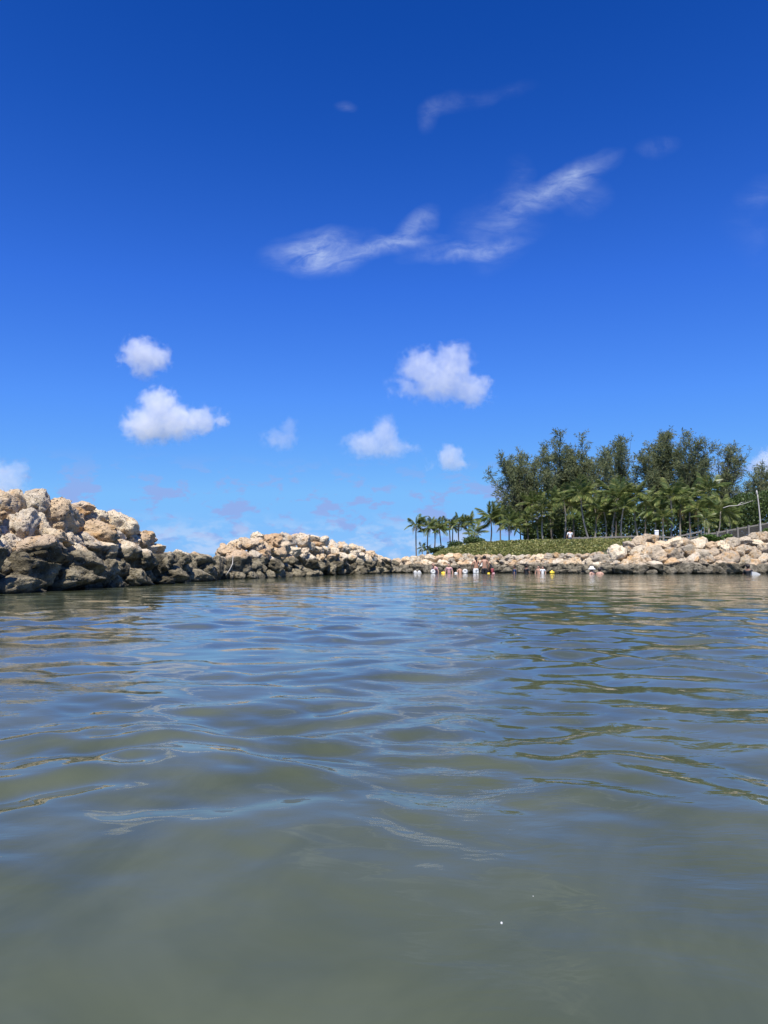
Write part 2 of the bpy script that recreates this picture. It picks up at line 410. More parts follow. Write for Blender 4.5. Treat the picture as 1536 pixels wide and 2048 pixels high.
# ------------------------------------------------------------------ land behind the far shore
ground_row = pl([700, 790, 850, 872, 900, 940, 970, 1000, 1050, 1100, 1250, 1400, 1536, 1800], [1150, 1129, 1116, 1109, 1101, 1094, 1090, 1089, 1087, 1085, 1084, 1079, 1074, 1068])
def gz(x, y):
    px = 768 + FPX * x / max(y, 1)
    top = CAM_H + (HOR - ground_row(px)) / FPX * 60
    t = min(1, max(0, (y - 48.0) / 12.0)); t = t * t * (3 - 2 * t)
    z = 0.75 + (top - 0.75) * t if y > 48.0 else 0.75 - (48.0 - y) * 0.75
    if y > 60: z = top + (top - CAM_H) / 60 * (y - 60) * 0.9
    if px < 800: z -= (800 - px) / 60 * 1.5
    return max(z, -1.0)
def land():
    us = np.linspace((760 - 768) / FPX, (1900 - 768) / FPX, 150); ys = np.concatenate([np.linspace(42, 64, 45), np.linspace(66, 260, 40)])
    v = np.array([(u * y, y, gz(u * y, y)) for y in ys for u in us])
    v[:, 2] += 0.10 * gnoise(v * np.array([.8, .8, 0])) * (v[:, 2] > 0.3)
    nu = len(us); i = np.arange(len(ys) - 1)[:, None]; j = np.arange(nu - 1)[None, :]
    f = np.stack([i * nu + j, i * nu + j + 1, (i + 1) * nu + j + 1, (i + 1) * nu + j], -1).reshape(-1, 4)
    m, n, b = mat('sandy_ground'); geo = n.new('ShaderNodeNewGeometry')
    k = n.noise(geo.outputs['Position'], 1.2, 6, .65); k2 = n.noise(geo.outputs['Position'], 9, 5, .6)
    c = n.mix(n.smooth(k, .4, .6), (.10, .085, .05), (.06, .075, .025)); c = n.mix(n.math('MULTIPLY', k2, .5), c, (.15, .125, .085))
    n.put(b.inputs['Base Color'], c); b.inputs['Roughness'].default_value = .95
    tag(link('shore_ground', mesh_np('shore_ground', v, f), None, m), kind='structure')
land()

# ------------------------------------------------------------------ boulders
def ico(sub):
    bm = bmesh.new(); bmesh.ops.create_icosphere(bm, subdivisions=sub, radius=1.0)
    v = np.array([q.co for q in bm.verts]); f = np.array([[q.index for q in p.verts] for p in bm.faces]); bm.free()
    return v, f
def rock_mesh(seed, sub, material, blocky=0.5):
    rng = np.random.default_rng(seed)
    v, f = ico(sub)
    v = v / (np.abs(v) ** 3.2).sum(1)[:, None] ** (1 / 3.2) if blocky > .6 else v.copy()
    for k in range(11):
        nrm = rng.normal(size=3); nrm /= np.linalg.norm(nrm); c = rng.uniform(.45, .82)
        d = v @ nrm - c; v -= np.outer(np.maximum(d, 0) * rng.uniform(.75, .98), nrm)
    s = rng.uniform(0, 90); rg = (.75, 1.1, 1.6)[seed % 3]
    nr = v / np.linalg.norm(v, axis=1)[:, None]
    q = v * 1.25 + s
    dsp = .16 * fbm(q, 3) + .065 * rg * (1 - 2 * np.abs(gnoise(v * 2.7 + s))) + .055 * rg * gnoise(v * 5.0 + s)
    if sub >= 4: dsp += rg * (.042 * (1 - 2 * np.abs(gnoise(v * 8 + s))) + .032 * gnoise(v * 15 + s))
    pits = gnoise(v * 3.6 + s + 40); dsp -= .42 * rg * np.clip(pits - .25, 0, 1)
    v = v + nr * dsp[:, None]
    lo, hi = v.min(0), v.max(0); v = (v - (lo + hi) / 2) / ((hi - lo) / 2)       # fits the unit box
    me = mesh_np('boulder', v, f); me.materials.append(material)
    return me
NEAR = [rock_mesh(100 + k, 4, M_rock, .3 + .7 * (k % 3 == 0)) for k in range(12)]
MID = [rock_mesh(200 + k, 4, M_rock, .3 + .7 * (k % 3 == 0)) for k in range(12)]
FAR = [rock_mesh(300 + k, 4, M_rock_r, .3 + .7 * (k % 4 == 0)) for k in range(12)]

class Pile:
    def __init__(s, name, label, origin, water_row, slope, variants, dmin=None):
        s.root = empty(name, origin); tag(s.root, label, 'rock jetty'); s.org = Vector(origin)
        s.row = water_row; s.slope = slope; s.var = variants; s.pts = []; s.rng = random.Random(hash(label) % 1000 if False else len(label)); s.k = 0
    def d0(s, px):
        u, v = ray(px, s.row(px)); return -CAM_H / v
    def hit(s, px, py):
        u, v = ray(px, py); Y = (s.slope * s.d0(px) + CAM_H) / (s.slope - v)
        Y = max(Y, s.d0(px) - .6)
        return Vector((u * Y, Y, CAM_H + v * Y))
    def rock(s, px, py, w, h, push=0.0, jit=.32, tilt=None, variant=None, deep=None):
        p = s.hit(px, py)
        push = push + s.rng.uniform(-.9, 1.0) * jit * (w + h) / 2 * p.y / FPX
        if push:
            k = (p.y + push) / p.y; p = Vector((p.x * k, p.y * k, CAM_H + (p.z - CAM_H) * k))
        r = s.rng; m = p.y / FPX
        o = bpy.data.objects.new('boulder', s.var[s.k % len(s.var)] if variant is None else s.var[variant]); s.k += 1 + (r.random() < .3)
        COL.objects.link(o); o.parent = s.root; o.location = p - s.org
        d = (deep or (0.55 * w + 0.45 * h)) * r.uniform(.95, 1.3)
        o.scale = (w * m * .56, d * m * .56, h * m * .56)
        t = r.uniform(-.28, .28) if tilt is None else tilt
        o.rotation_euler = (r.uniform(-.2, .2), t, r.uniform(-.35, .35))
        s.pts.append((px, py, (w + h) / 2)); return o
    def fill(s, x0, x1, crest, size, n=4000, gap=.62, push=0.0, aspect=(.62, .95), crest_row=True, lower=-1):
        r = s.rng
        if crest_row:
            x = x0
            while x < x1:
                w = size(x, crest(x)) * r.uniform(.75, 1.2); h = w * r.uniform(*aspect)
                x += w * .42; s.rock(x, crest(x) + h * .46 + r.uniform(-.05, .10) * h, w, h, push, jit=.06); x += w * .36
        for _ in range(n):
            px = r.uniform(x0, x1); c, wl = crest(px), s.row(px)
            py = c + (wl - c) * r.random()
            sz = size(px, py) * r.choice((.62, .8, 1, 1, 1.15, 1.4)); w = sz; h = sz * r.uniform(*aspect)
            if py - h * .5 < c - 1 or py > wl + lower: continue
            if any((px - a) ** 2 + ((py - b) * 1.25) ** 2 < (gap * (q + sz * .85) / 2 * 1.0) ** 2 for a, b, q in s.pts): continue
            s.rock(px, py, w * 1.14, h * 1.14, push); s.pts[-1] = (px, py, (w + h) / 2)
    def core(s, x0, x1, crest, inset, back=2.2, mat_=None):
        cols = np.arange(x0, x1 + .1, 6.0); vs = []; prof = 14
        for px in cols:
            d0 = s.d0(px); c = s.hit(px, crest(px)); hz = max(.12, c.z - inset * 1.6); dy = hz / s.slope
            for k in range(prof):
                if k < 9: t = k / 8; y = d0 + inset * .8 + dy * t; z = -.35 + (hz + .35) * t
                else: t = (k - 8) / 5; y = d0 + inset * .8 + dy + back * t; z = hz * (1 - max(0, t - .35) * 1.4) - (.4 if k == prof - 1 else 0)
                u = ray(px, HOR)[0]; vs.append((u * y, y, z))
        v = np.array(vs); v[:, 2] += .10 * gnoise(v * 2.5)
        v -= np.array(s.org)
        n_ = len(cols); i = np.arange(n_ - 1)[:, None]; j = np.arange(prof - 1)[None, :]
        f = np.stack([i * prof + j, (i + 1) * prof + j, (i + 1) * prof + j + 1, i * prof + j + 1], -1).reshape(-1, 4)
        o = link('rubble_core', mesh_np('rubble_core', v, f), s.root, mat_ or M_rock); tag(o, kind='stuff')

# near jetty on the left
rowL = pl([-400, -200, 0, 100, 190, 290, 350, 430, 470], [1225, 1204, 1188, 1183, 1177, 1171, 1166, 1160, 1158])
crestL = pl([-400, -200, 0, 60, 95, 140, 185, 215, 240, 265, 300, 320, 350, 365, 400, 430, 460], [950, 965, 990, 992, 1008, 1008, 1015, 1030, 1032, 1050, 1078, 1103, 1108, 1106, 1110, 1116, 1122])
J1 = Pile('rock_jetty', 'near rock jetty of cream and brown boulders on dark tidal stones at the left edge', (-7.2, 14.0, 0), rowL, .80, NEAR)
hand = [(6, 1008, 44, 48, 1), (30, 1004, 36, 44, 2), (68, 1014, 62, 60, 0), (43, 1055, 62, 62, 4), (80, 1058, 34, 54, 5), (115, 1042, 68, 78, 6), (128, 1012, 34, 26, 7),
        (162, 1013, 42, 22, 8), (158, 1029, 32, 24, 3), (193, 1033, 46, 30, 10), (238, 1056, 62, 60, 11), (186, 1063, 84, 42, 1), (226, 1074, 40, 30, 2), (280, 1082, 52, 40, 4),
        (255, 1082, 46, 30, 7), (2, 1106, 26, 46, 5), (66, 1112, 108, 58, 6), (150, 1120, 88, 58, 8), (197, 1108, 66, 46, 9), (248, 1106, 66, 42, 10), (52, 1149, 98, 54, 9),
        (28, 1174, 92, 40, 2), (142, 1164, 98, 44, 3), (203, 1148, 50, 56, 4), (228, 1164, 30, 28, 5), (266, 1156, 58, 38, 0), (280, 1122, 52, 40, 6), (312, 1138, 56, 56, 7),
        (342, 1150, 50, 34, 8), (361, 1117, 40, 30, 10), (396, 1121, 50, 28, 11), (404, 1136, 52, 28, 1), (388, 1153, 66, 26, 2), (429, 1139, 36, 44, 4), (72, 1185, 34, 12, 5),
        (300, 1104, 46, 34, 9), (330, 1120, 40, 32, 3), (104, 1075, 60, 34, 0), (20, 1088, 50, 36, 10), (170, 1086, 60, 34, 11), (318, 1163, 50, 18, 1),
        (-45, 1010, 70, 62, 3), (-60, 1060, 80, 66, 6), (-50, 1120, 90, 66, 9), (-70, 1172, 100, 56, 1), (-120, 1000, 76, 70, 8), (-140, 1090, 96, 76, 0), (-150, 1165, 100, 70, 4)]
for a in hand: J1.rock(a[0], a[1], a[2] * 1.14, a[3] * 1.12, jit=.10, variant=a[4])
sizeL = pl([-200, 0, 200, 430], [70, 56, 44, 34])
J1.fill(-190, 452, pl([-400, 460], [0, 0]) and (lambda x: crestL(x) + 12), lambda x, y: sizeL(x) * .8, 1500, .52, push=.34, crest_row=False)
J1.core(-230, 452, crestL, .45)

# middle mound
rowM = pl([425, 520, 600, 660, 700, 790, 830], [1159, 1157, 1153, 1151, 1149, 1146, 1145])
crestM = pl([425, 436, 447, 462, 490, 510, 525, 545, 570, 605, 635, 660, 690, 720, 745, 770, 800, 830], [1128, 1110, 1100, 1081, 1076, 1064, 1059, 1068, 1065, 1067, 1070, 1080, 1085, 1092, 1104, 1114, 1124, 1128])
J2 = Pile('rock_jetty', 'farther rock jetty mound with pale crest tapering towards the swimmers', (-3.5, 30.0, 0), rowM, .78, MID)
sizeM = pl([430, 520, 600, 700, 800], [40, 38, 34, 25, 17])
J2.fill(436, 806, crestM, lambda x, y: sizeM(x), 5000, .68)
J2.core(430, 815, crestM, .48)

# low revetment under the sea-grape bank
rowR = pl([770, 800, 900, 1000, 1150, 1240, 1536, 1700], [1146, 1146, 1146.3, 1146.3, 1147, 1148, 1148, 1149])
crestR = pl([770, 800, 830, 870, 900, 960, 1050, 1120, 1180, 1215], [1122, 1115, 1111, 1109, 1107, 1110, 1110, 1107, 1106, 1100])
J3 = Pile('rock_revetment', 'low band of grey and tan riprap stones below the sea grape bank', (6, 47, 0), rowR, .75, FAR)
J3.root['category'] = 'revetment'
J3.fill(786, 1205, crestR, lambda x, y: 19.0 if x > 960 else 21.0, 5000, .68)
J3.core(780, 1215, crestR, 1.2, back=3.0, mat_=M_rock_r)
# tall pile on the right
crestT = pl([1185, 1200, 1215, 1240, 1262, 1275, 1295, 1312, 1325, 1340, 1362, 1382, 1400, 1415, 1432, 1445, 1470, 1490, 1505, 1536, 1640], [1118, 1110, 1102, 1090, 1082, 1076, 1068, 1074, 1082, 1072, 1080, 1076, 1072, 1082, 1086, 1078, 1076, 1072, 1066, 1064, 1058])
J4 = Pile('rock_pile', 'tall heap of rounded cream and rust boulders at the right edge', (19, 45, 0), rowR, .72, FAR)
J4.root['category'] = 'rock pile'
J4.fill(1192, 1640, crestT, lambda x, y: 30.0 if y < 1128 else 23.0, 7000, .74)
J4.core(1190, 1650, crestT, 1.5, back=3.0, mat_=M_rock_r)

# ------------------------------------------------------------------ leaf clouds
def leaf_mesh(name, pts, size, up=.5, aspect=1.0, rng=RNG, fold=True):
    """a small four-sided leaf at each point"""
    n_ = len(pts); d = rng.normal(size=(n_, 3)); d[:, 2] += up; d /= np.linalg.norm(d, axis=1)[:, None]
    a = np.cross(d, rng.normal(size=(n_, 3))); a /= np.linalg.norm(a, axis=1)[:, None]; b = np.cross(d, a)
    s = (size * rng.uniform(.6, 1.3, n_))[:, None]
    q = np.stack([pts - a * s * aspect, pts - b * s * .55 + d * s * .18, pts + a * s * aspect, pts + b * s * .55 + d * s * .18], 1).reshape(-1, 3)
    return mesh_np(name, q, np.arange(4 * n_).reshape(-1, 4), smooth=False)

def sea_grape():
    rng = np.random.default_rng(5); pts = []
    low = pl([860, 900, 960, 1100, 1180, 1230, 1260], [1112, 1113, 1117, 1115, 1110, 1098, 1090])
    while len(pts) < 34000:
        px = rng.uniform(862, 1262, 4000); yy = 46.8 + 15.5 * rng.random(4000) ** 1.25
        for p, y in zip(px, yy):
            x = (p - 768) / FPX * y; z = gz(x, y)
            row = HOR - (z - CAM_H) / y * FPX
            if row > low(p) + 1: continue
            pts.append((x, y, z))
    pts = np.array(pts)
    lump = .55 + .45 * gnoise(pts * np.array([.9, .9, 0])) + .25 * gnoise(pts * np.array([2.3, 2.3, 0]))
    edge = np.clip((768 + FPX * pts[:, 0] / pts[:, 1] - 858) / 30, .1, 1)
    pts[:, 2] += np.clip(lump, .08, 1.2) * .36 * (1 - .55 * rng.random(len(pts)) ** 2) * edge
    o = link('sea_grape_ground_cover', leaf_mesh('sea_grape_ground_cover', pts, .085, .9, .95, rng), None, M_grape)
    tag(o, 'sunlit yellow green sea grape carpet on the bank above the low stones', 'ground cover', kind='stuff')
sea_grape()

def shrub(px, py, Y, rx, rz, n_, material, label, name='shrub', ry=None, leaf=.07, group=None):
    rng = np.random.default_rng(int(px * 7 + py)); c = at(px, py, Y); g = gz(c.x, c.y)
    root = empty(name, (c.x, c.y, g)); tag(root, label, 'shrub', group)
    ry = ry or rx * .8; m = Y / FPX
    lob = rng.normal(size=(9, 3)) * .38; lob[:, 2] = np.abs(lob[:, 2]) * .9
    k = rng.integers(0, 9, n_); p = rng.normal(size=(n_, 3)); p /= np.linalg.norm(p, axis=1)[:, None]
    p = lob[k] + p * (.62 * rng.random(n_) ** .4)[:, None] * rng.uniform(.6, 1.1, 9)[k][:, None]
    p = p * np.array([rx, ry, rz]) * m + np.array([0, 0, c.z - g]); p[:, 2] = np.maximum(p[:, 2], .02)
    link('foliage', leaf_mesh('foliage', p, leaf, .4, 1.0, rng), root, material)
    mb = MB()
    for j in range(7):
        e = Vector(lob[j] * np.array([rx, ry, rz]) * m) + Vector((0, 0, c.z - g)); e.z = max(e.z, .15)
        mb.tube([(0, 0, -.15), e * .5 + Vector((0, 0, .03)), e], [.03, .02, .01], 5)
    link('stem', mb.mesh('stem'), root, M_pinebark)
    return root
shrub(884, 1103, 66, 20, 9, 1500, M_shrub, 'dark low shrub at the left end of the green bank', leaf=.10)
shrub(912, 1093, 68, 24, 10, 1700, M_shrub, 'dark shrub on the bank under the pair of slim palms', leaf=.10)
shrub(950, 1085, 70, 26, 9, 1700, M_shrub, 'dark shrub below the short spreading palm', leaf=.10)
shrub(1420, 1081, 47.5, 20, 12, 1500, M_bright, 'bright green bush growing between the cream boulders of the tall heap', leaf=.07)
shrub(1452, 1074, 49, 14, 7, 700, M_bright, 'small bright green tuft beside a pale boulder below the board fence', leaf=.06)
shrub(1534, 1066, 49.5, 14, 8, 700, M_bright, 'small green tuft on the rocks at the far right edge', leaf=.06)

def thicket():
    """shaded undergrowth behind the palms: one uncountable mass"""
    rng = np.random.default_rng(9); n_ = 30000
    px = rng.uniform(1048, 1600, n_); Y = rng.uniform(84, 92, n_)
    top = np.interp(px, [1048, 1070, 1120, 1200, 1300, 1400, 1450, 1500, 1600], [1070, 1045, 1035, 1020, 1010, 1005, 1000, 985, 975]) + 9 * gnoise(np.stack([px * .04, Y * .3, px * 0], 1))
    z0 = np.array([gz((p - 768) / FPX * y, y) for p, y in zip(px, Y)])
    z1 = CAM_H + (HOR - top) / FPX * Y
    z = z0 + (z1 - z0) * rng.random(n_) ** .8
    pts = np.stack([(px - 768) / FPX * Y, Y, z], 1)
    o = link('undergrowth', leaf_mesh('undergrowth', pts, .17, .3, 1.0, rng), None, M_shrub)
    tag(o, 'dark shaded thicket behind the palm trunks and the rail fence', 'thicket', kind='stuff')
thicket()

# ------------------------------------------------------------------ palms
def frond_mesh(seed, droop, n_=27, width=.34, material=None):
    rng = random.Random(seed); mb = MB(); path = []
    for k in range(9):
        t = k / 8; path.append(Vector((t * (1 - .16 * droop * t), .02 * math.sin(3 * t + seed), .12 * t - droop * .62 * t ** 2.1)))
    mb.tube(path, [.016 * (1 - .8 * k / 8) for k in range(9)], 4, False)
    for k in range(n_):
        t = .16 + .84 * k / (n_ - 1); i = min(7, int(t * 8)); p = path[i].lerp(path[i + 1], t * 8 - i); d = (path[i + 1] - path[i]).normalized()
        L = width * (.45 + .85 * math.sin(math.pi * min(1, .15 + t * .83))) * rng.uniform(.85, 1.12)
        for s in (-1, 1):
            side = Vector((0, s, 0)); a = (side * .85 + d * .62 + Vector((0, 0, -.38 - .25 * rng.random()))).normalized()
            q = p + a * L + Vector((0, 0, -.10 * L)); m_ = p + a * L * .45; w = d * .022
            mb.add([p - w * .6, m_ - w, q, m_ + w], [(0, 1, 2, 3)])
    me = mb.mesh('frond', False); me.materials.append(material); return me
FRONDS = [frond_mesh(k, (.25, .5, .8, 1.1)[k % 4], material=M_palm) for k in range(8)]
OLD = [frond_mesh(40 + k, 1.3, 15, .22, M_palm_old) for k in range(2)]
def fan_mesh(seed):
    rng = random.Random(seed); mb = MB()
    mb.tube([(0, 0, 0), (.3, 0, .03), (.55, 0, .02)], [.014, .011, .008], 4, False)
    for k in range(17):
        a = (k / 16 - .5) * 4.3; L = .52 * (1 - .28 * abs(k / 16 - .5) * 2) * rng.uniform(.85, 1.1)
        d = Vector((math.cos(a), math.sin(a), -.10 + .10 * math.cos(a))); e = Vector((-math.sin(a), math.cos(a), .12)) * .032
        p = Vector((.53, 0, .02)); q = p + d * L + Vector((0, 0, -.13 * L)); m_ = p + d * L * .55
        mb.add([p, m_ - e, q, m_ + e], [(0, 1, 2, 3)])
    me = mb.mesh('fan_leaf', False); me.materials.append(M_fan); return me
FANS = [fan_mesh(k) for k in range(4)]
def trunk_mesh(path, r0, r1, n=8):
    mb = MB(); K = 11; pts = []
    for k in range(K):
        t = k / (K - 1); pts.append(path(t))
    rad = [r0 * (1 + .55 * max(0, 1 - k / (K - 1) * 7)) + (r1 - r0) * k / (K - 1) for k in range(K)]
    mb.tube(pts, rad, n); return mb.mesh('trunk')
def palm(px, py, bx, Y, rpx, label, kind='coconut', nf=19, bend=None, brown=False, name='coconut_palm', wind=0.25):
    rng = random.Random(int(px * 13 + py)); top = at(px, py, Y); u = ray(bx, 1080)[0]
    base = Vector((u * Y, Y, gz(u * Y, Y))); root = empty(name, base)
    tag(root, label, 'palm tree', 'palms along the bank')
    h = top - base; bd = rng.uniform(-.06, .06) if bend is None else bend; H = h.length
    path = lambda t: Vector((h.x * t + bd * H * math.sin(math.pi * t), rng.uniform(-.01, .01), -.3 * (1 - t) + h.z * t))
    link('trunk', trunk_mesh(path, .030 * H ** .5 + .035, .020 * H ** .5 + .03), root, M_ptrunk2 if brown else M_ptrunk)
    R = rpx * Y / FPX; gold = 2.39996; a0 = rng.uniform(0, 6.28)
    for k in range(nf):
        t = k / (nf - 1); pitch = math.radians(82 - 104 * t ** .95 + rng.uniform(-12, 12)); azm = a0 + k * gold + rng.uniform(-.25, .25)
        if kind == 'fan':
            pitch = math.radians(88 - 150 * t + rng.uniform(-12, 12)); me = rng.choice(FANS); L = R * rng.uniform(.85, 1.1)
        else:
            me = FRONDS[min(7, int(rng.random() * 4) + (4 if rng.random() < .5 else 0))]; L = R * rng.uniform(.95, 1.35)
            if t > .9 and rng.random() < .55: me = rng.choice(OLD); L *= .8
        # direction of the frond, pushed a little by the sea breeze towards +X
        d = Vector((math.cos(azm) * math.cos(pitch) + wind * (.4 + .6 * math.sin(pitch) ** 2), math.sin(azm) * math.cos(pitch), math.sin(pitch))).normalized()
        o = bpy.data.objects.new('fan_leaf' if kind == 'fan' else 'frond', me); COL.objects.link(o); o.parent = root
        o.location = h + Vector((d.x, d.y, d.z)) * .05
        z = Vector((0, 0, 1)); yv = z.cross(d)
        if yv.length < .1: yv = Vector((0, 1, 0)).cross(d)
        yv.normalize(); zv = d.cross(yv)
        rot = Matrix((d, yv, zv)).transposed()
        o.rotation_euler = rot.to_euler(); o.scale = (L, L * rng.uniform(.9, 1.15), L)
    return root
P = [ # crown px, crown py, base px, distance, crown radius px, label
 (832, 1050, 833, 96, 21, 'leftmost tall slim palm standing apart on the point', 17),
 (857, 1054, 856, 95, 20, 'second tall palm from the left on the point', 17),
 (868, 1052, 866, 98, 19, 'third tall palm on the point with a trunk bowed at the foot', 16),
 (879, 1058, 885, 94, 20, 'palm leaning left above the end of the green bank', 17),
 (899, 1050, 903, 97, 18, 'left of the pair of close slim palms above the dark shrub', 15),
 (906, 1052, 905, 99, 17, 'right of the pair of close slim palms above the dark shrub', 15),
 (919, 1046, 921, 95, 20, 'straight palm between the slim pair and the bushy gap palms', 17),
 (937, 1046, 939, 94, 21, 'tall palm just left of the short spreading palm', 17),
 (949, 1066, 950, 90, 22, 'short palm with wide arching fronds beside the gap in the trees', 14),
 (981, 1036, 979, 84, 29, 'large palm at the left foot of the feathery trees', 19),
 (1000, 1034, 1001, 88, 26, 'palm behind the large one at the left foot of the grove', 17),
 (1018, 1046, 1018, 80, 27, 'yellowish palm with drooping fronds in front of the left grove', 18),
 (1040, 1050, 1042, 86, 23, 'dim palm in the shade between the yellowish palm and the fan palms', 16),
 (1127, 1000, 1126, 78, 28, 'tall palm with pale straight trunk right of the fan palms', 18),
 (1143, 1010, 1146, 82, 27, 'palm with two crossing trunks behind it above the walker', 17),
 (1161, 990, 1181, 76, 34, 'palm leaning sharply left over the rail fence', 19),
 (1190, 1014, 1187, 79, 28, 'palm just right of the sharply leaning one', 17),
 (1236, 996, 1224, 77, 33, 'palm leaning right with yellow lower fronds', 19),
 (1247, 1016, 1245, 75, 26, 'short straight palm at the left end of the tall rock heap', 16),
 (1270, 990, 1279, 76, 31, 'palm with trunk curving left above the rock heap', 18),
 (1310, 1020, 1309, 74, 30, 'low bushy palm behind the white box on a post', 18),
 (1341, 992, 1341, 73, 34, 'tall palm with pale upright trunk in the middle of the rock heap', 19),
 (1362, 1008, 1361, 77, 29, 'palm directly right of the tall pale upright one', 17),
 (1396, 1018, 1396, 75, 29, 'palm at the foot of the rising rail with short pale trunk', 17),
 (1418, 982, 1416, 78, 34, 'dark tall palm left of the board fence', 19),
 (1064, 1008, 1062, 86, 28, 'dim palm rising behind the fan palms towards the dark tree', 17),
 (1102, 1004, 1106, 84, 29, 'palm behind the big fan palm leaning slightly left', 17),
 (1208, 1024, 1210, 78, 27, 'low palm between the two leaning palms over the rail fence', 16),
 (1222, 984, 1230, 84, 30, 'tall shaded palm behind the one with yellow lower fronds', 17),
 (1292, 1004, 1290, 82, 29, 'palm rising behind the low bushy one by the white box', 17),
 (1326, 1036, 1327, 72, 22, 'shortest palm right beside the white box on a post', 14),
 (1380, 992, 1382, 84, 30, 'shaded palm behind the foot of the rising rail', 17),
 (1410, 1040, 1409, 72, 22, 'short palm just left of the board fence above the bright bush', 14),
 (1460, 1034, 1457, 78, 24, 'small palm behind the first boards of the fence', 15),
 (1441, 1022, 1432, 74, 31, 'rightmost palm with golden fronds at the start of the board fence', 18)]
for (px, py, bx, Y, r, lab, nf) in P:
    palm(px, py, bx, Y, r, lab, nf=nf, brown=Y > 79, bend=.05 if 'bowed' in lab else (-.05 if 'curving' in lab else None))
palm(844, 1096, 845, 96, 11, 'tiny young palm below the second palm on the point', nf=12)
palm(854, 1100, 854, 95, 10, 'tiny bushy palm at the foot of the second palm on the point', nf=12)
palm(1086, 1022, 1087, 76, 30, 'big round fan palm with spiky leaves at the centre of the bank', 'fan', 34, name='fan_palm')
palm(1074, 1034, 1078, 78, 25, 'smaller fan palm touching the left of the big round one', 'fan', 28, name='fan_palm')
palm(1106, 1044, 1104, 80, 21, 'small shaded fan palm right of the big round one', 'fan', 26, name='fan_palm', brown=True)
palm(1052, 1042, 1055, 83, 22, 'shaded fan palm at the left of the fan palm group', 'fan', 24, name='fan_palm', brown=True)

# ------------------------------------------------------------------ feathery casuarina trees
def casuarina(bx, Y, crown, label, dens=1.0, limbs=34, bare=0.12, seed=1, fork=.25):
    """crown: list of (px, py, rx, ry) ellipses in photo pixels that the foliage fills"""
    crown = [(a, b, c * 1.12, d * 1.10) for a, b, c, d in crown]
    rng = np.random.default_rng(seed); m = Y / FPX
    u = ray(bx, 1080)[0]; base = Vector((u * Y, Y, gz(u * Y, Y))); root = empty('casuarina_tree', base)
    tag(root, label, 'tree', 'feathery trees behind the palms')
    top = min(c[1] - c[3] for c in crown); cx = np.mean([c[0] for c in crown])
    head = at(cx, top + 40, Y) - base
    tr = lambda t: Vector((head.x * t ** 1.4 + .12 * math.sin(5 * t + seed), .1 * math.sin(4 * t), -.4 * (1 - t) + head.z * t))
    mbt = MB(); K = 12; R0 = .030 * head.z
    mbt.tube([tr(k / (K - 1) * .92) for k in range(K)], [R0 * (1 - .86 * k / (K - 1)) + .02 for k in range(K)], 7)
    area = np.array([c[2] * c[3] for c in crown], float); area /= area.sum()
    tips = []
    mbl = MB(); sp = []; sd = []
    for _ in range(limbs):
        c = crown[rng.choice(len(crown), p=area)]
        a = rng.uniform(0, 2 * math.pi); rr = math.sqrt(rng.uniform(.10, 1.0))
        e = at(c[0] + c[2] * rr * math.cos(a), c[1] - c[3] * rr * math.sin(a), Y) - base
        e.y = rng.normal(0, .5) * (c[2] + c[3]) / 2 * m
        zt = max(.12, min(.80, (e.z / head.z) * rng.uniform(.30, .68)))
        s = tr(zt)
        mid = s.lerp(e, .5) + Vector((e.x - s.x, e.y - s.y, 0)) * .14 - Vector((0, 0, .05 * e.z))
        pts = [s]
        for k in range(1, 8):
            t = k / 7; p = s * (1 - t) ** 2 + mid * 2 * t * (1 - t) + e * t * t
            pts.append(p + Vector(rng.normal(0, .05 + .04 * t, 3)))
        r0 = R0 * .38 * (1 - zt * .6)
        mbl.tube(pts, [max(.012, r0 * (1 - .9 * k / 7)) for k in range(8)], 5, False)
        L = (e - s).length
        nb = max(5, int(L * 4.4 * (0 if rng.random() < bare else 1)))
        for j in range(nb):                                   # twigs with drooping needle sprays
            t = 1 - .74 * rng.random() ** 1.5; i = min(6, int(t * 7)); p = pts[i].lerp(pts[i + 1], t * 7 - i); d = (pts[i + 1] - pts[i]).normalized()
            tw = (d * .8 + Vector(rng.normal(0, .70, 3)) + Vector((0, 0, .12))).normalized(); tl = rng.uniform(.5, 1.6) * (1.2 - .5 * t) * (.8 + .025 * head.z)
            q = p + tw * tl
            mbl.tube([p, q], [.014, .006], 3, False)
            ns = int(15 * dens)
            tt = rng.random(ns) ** .7
            sp.append(np.array(p)[None, :] + np.array(tw)[None, :] * (tl * tt)[:, None] + rng.normal(0, .14, (ns, 3)))
            dd = np.array(tw)[None, :] * .9 + rng.normal(0, .55, (ns, 3)); dd[:, 2] += .10; sd.append(dd)
    sp = np.vstack(sp); sd = np.vstack(sd); n_ = len(sp); sd /= np.linalg.norm(sd, axis=1)[:, None]
    ln = rng.uniform(.22, .55, n_)[:, None]; side = np.cross(sd, rng.normal(size=(n_, 3))); side /= np.linalg.norm(side, axis=1)[:, None]
    w = rng.uniform(.024, .052, n_)[:, None]; tip = sp + sd * ln; tip[:, 2] -= .12 * ln[:, 0]
    q = np.stack([sp - side * w * .5, sp + side * w * .5, (sp + tip) / 2 + side * w + np.array([0, 0, .03]), tip, (sp + tip) / 2 - side * w + np.array([0, 0, .03])], 1).reshape(-1, 3)
    f = np.arange(5 * n_).reshape(-1, 5)
    link('trunk', mbt.mesh('trunk'), root, M_pinebark)
    link('limbs', mbl.mesh('limbs'), root, M_pinebark)
    link('crown', mesh_np('crown', q, f, False), root, M_pine)
    return root
casuarina(1052, 88, [(1020, 960, 44, 52), (1062, 950, 44, 46), (1010, 1000, 34, 32), (1060, 1010, 44, 34)], 'leftmost feathery tree spreading low over the gap of sky', 1.0, 58, .06, 1)
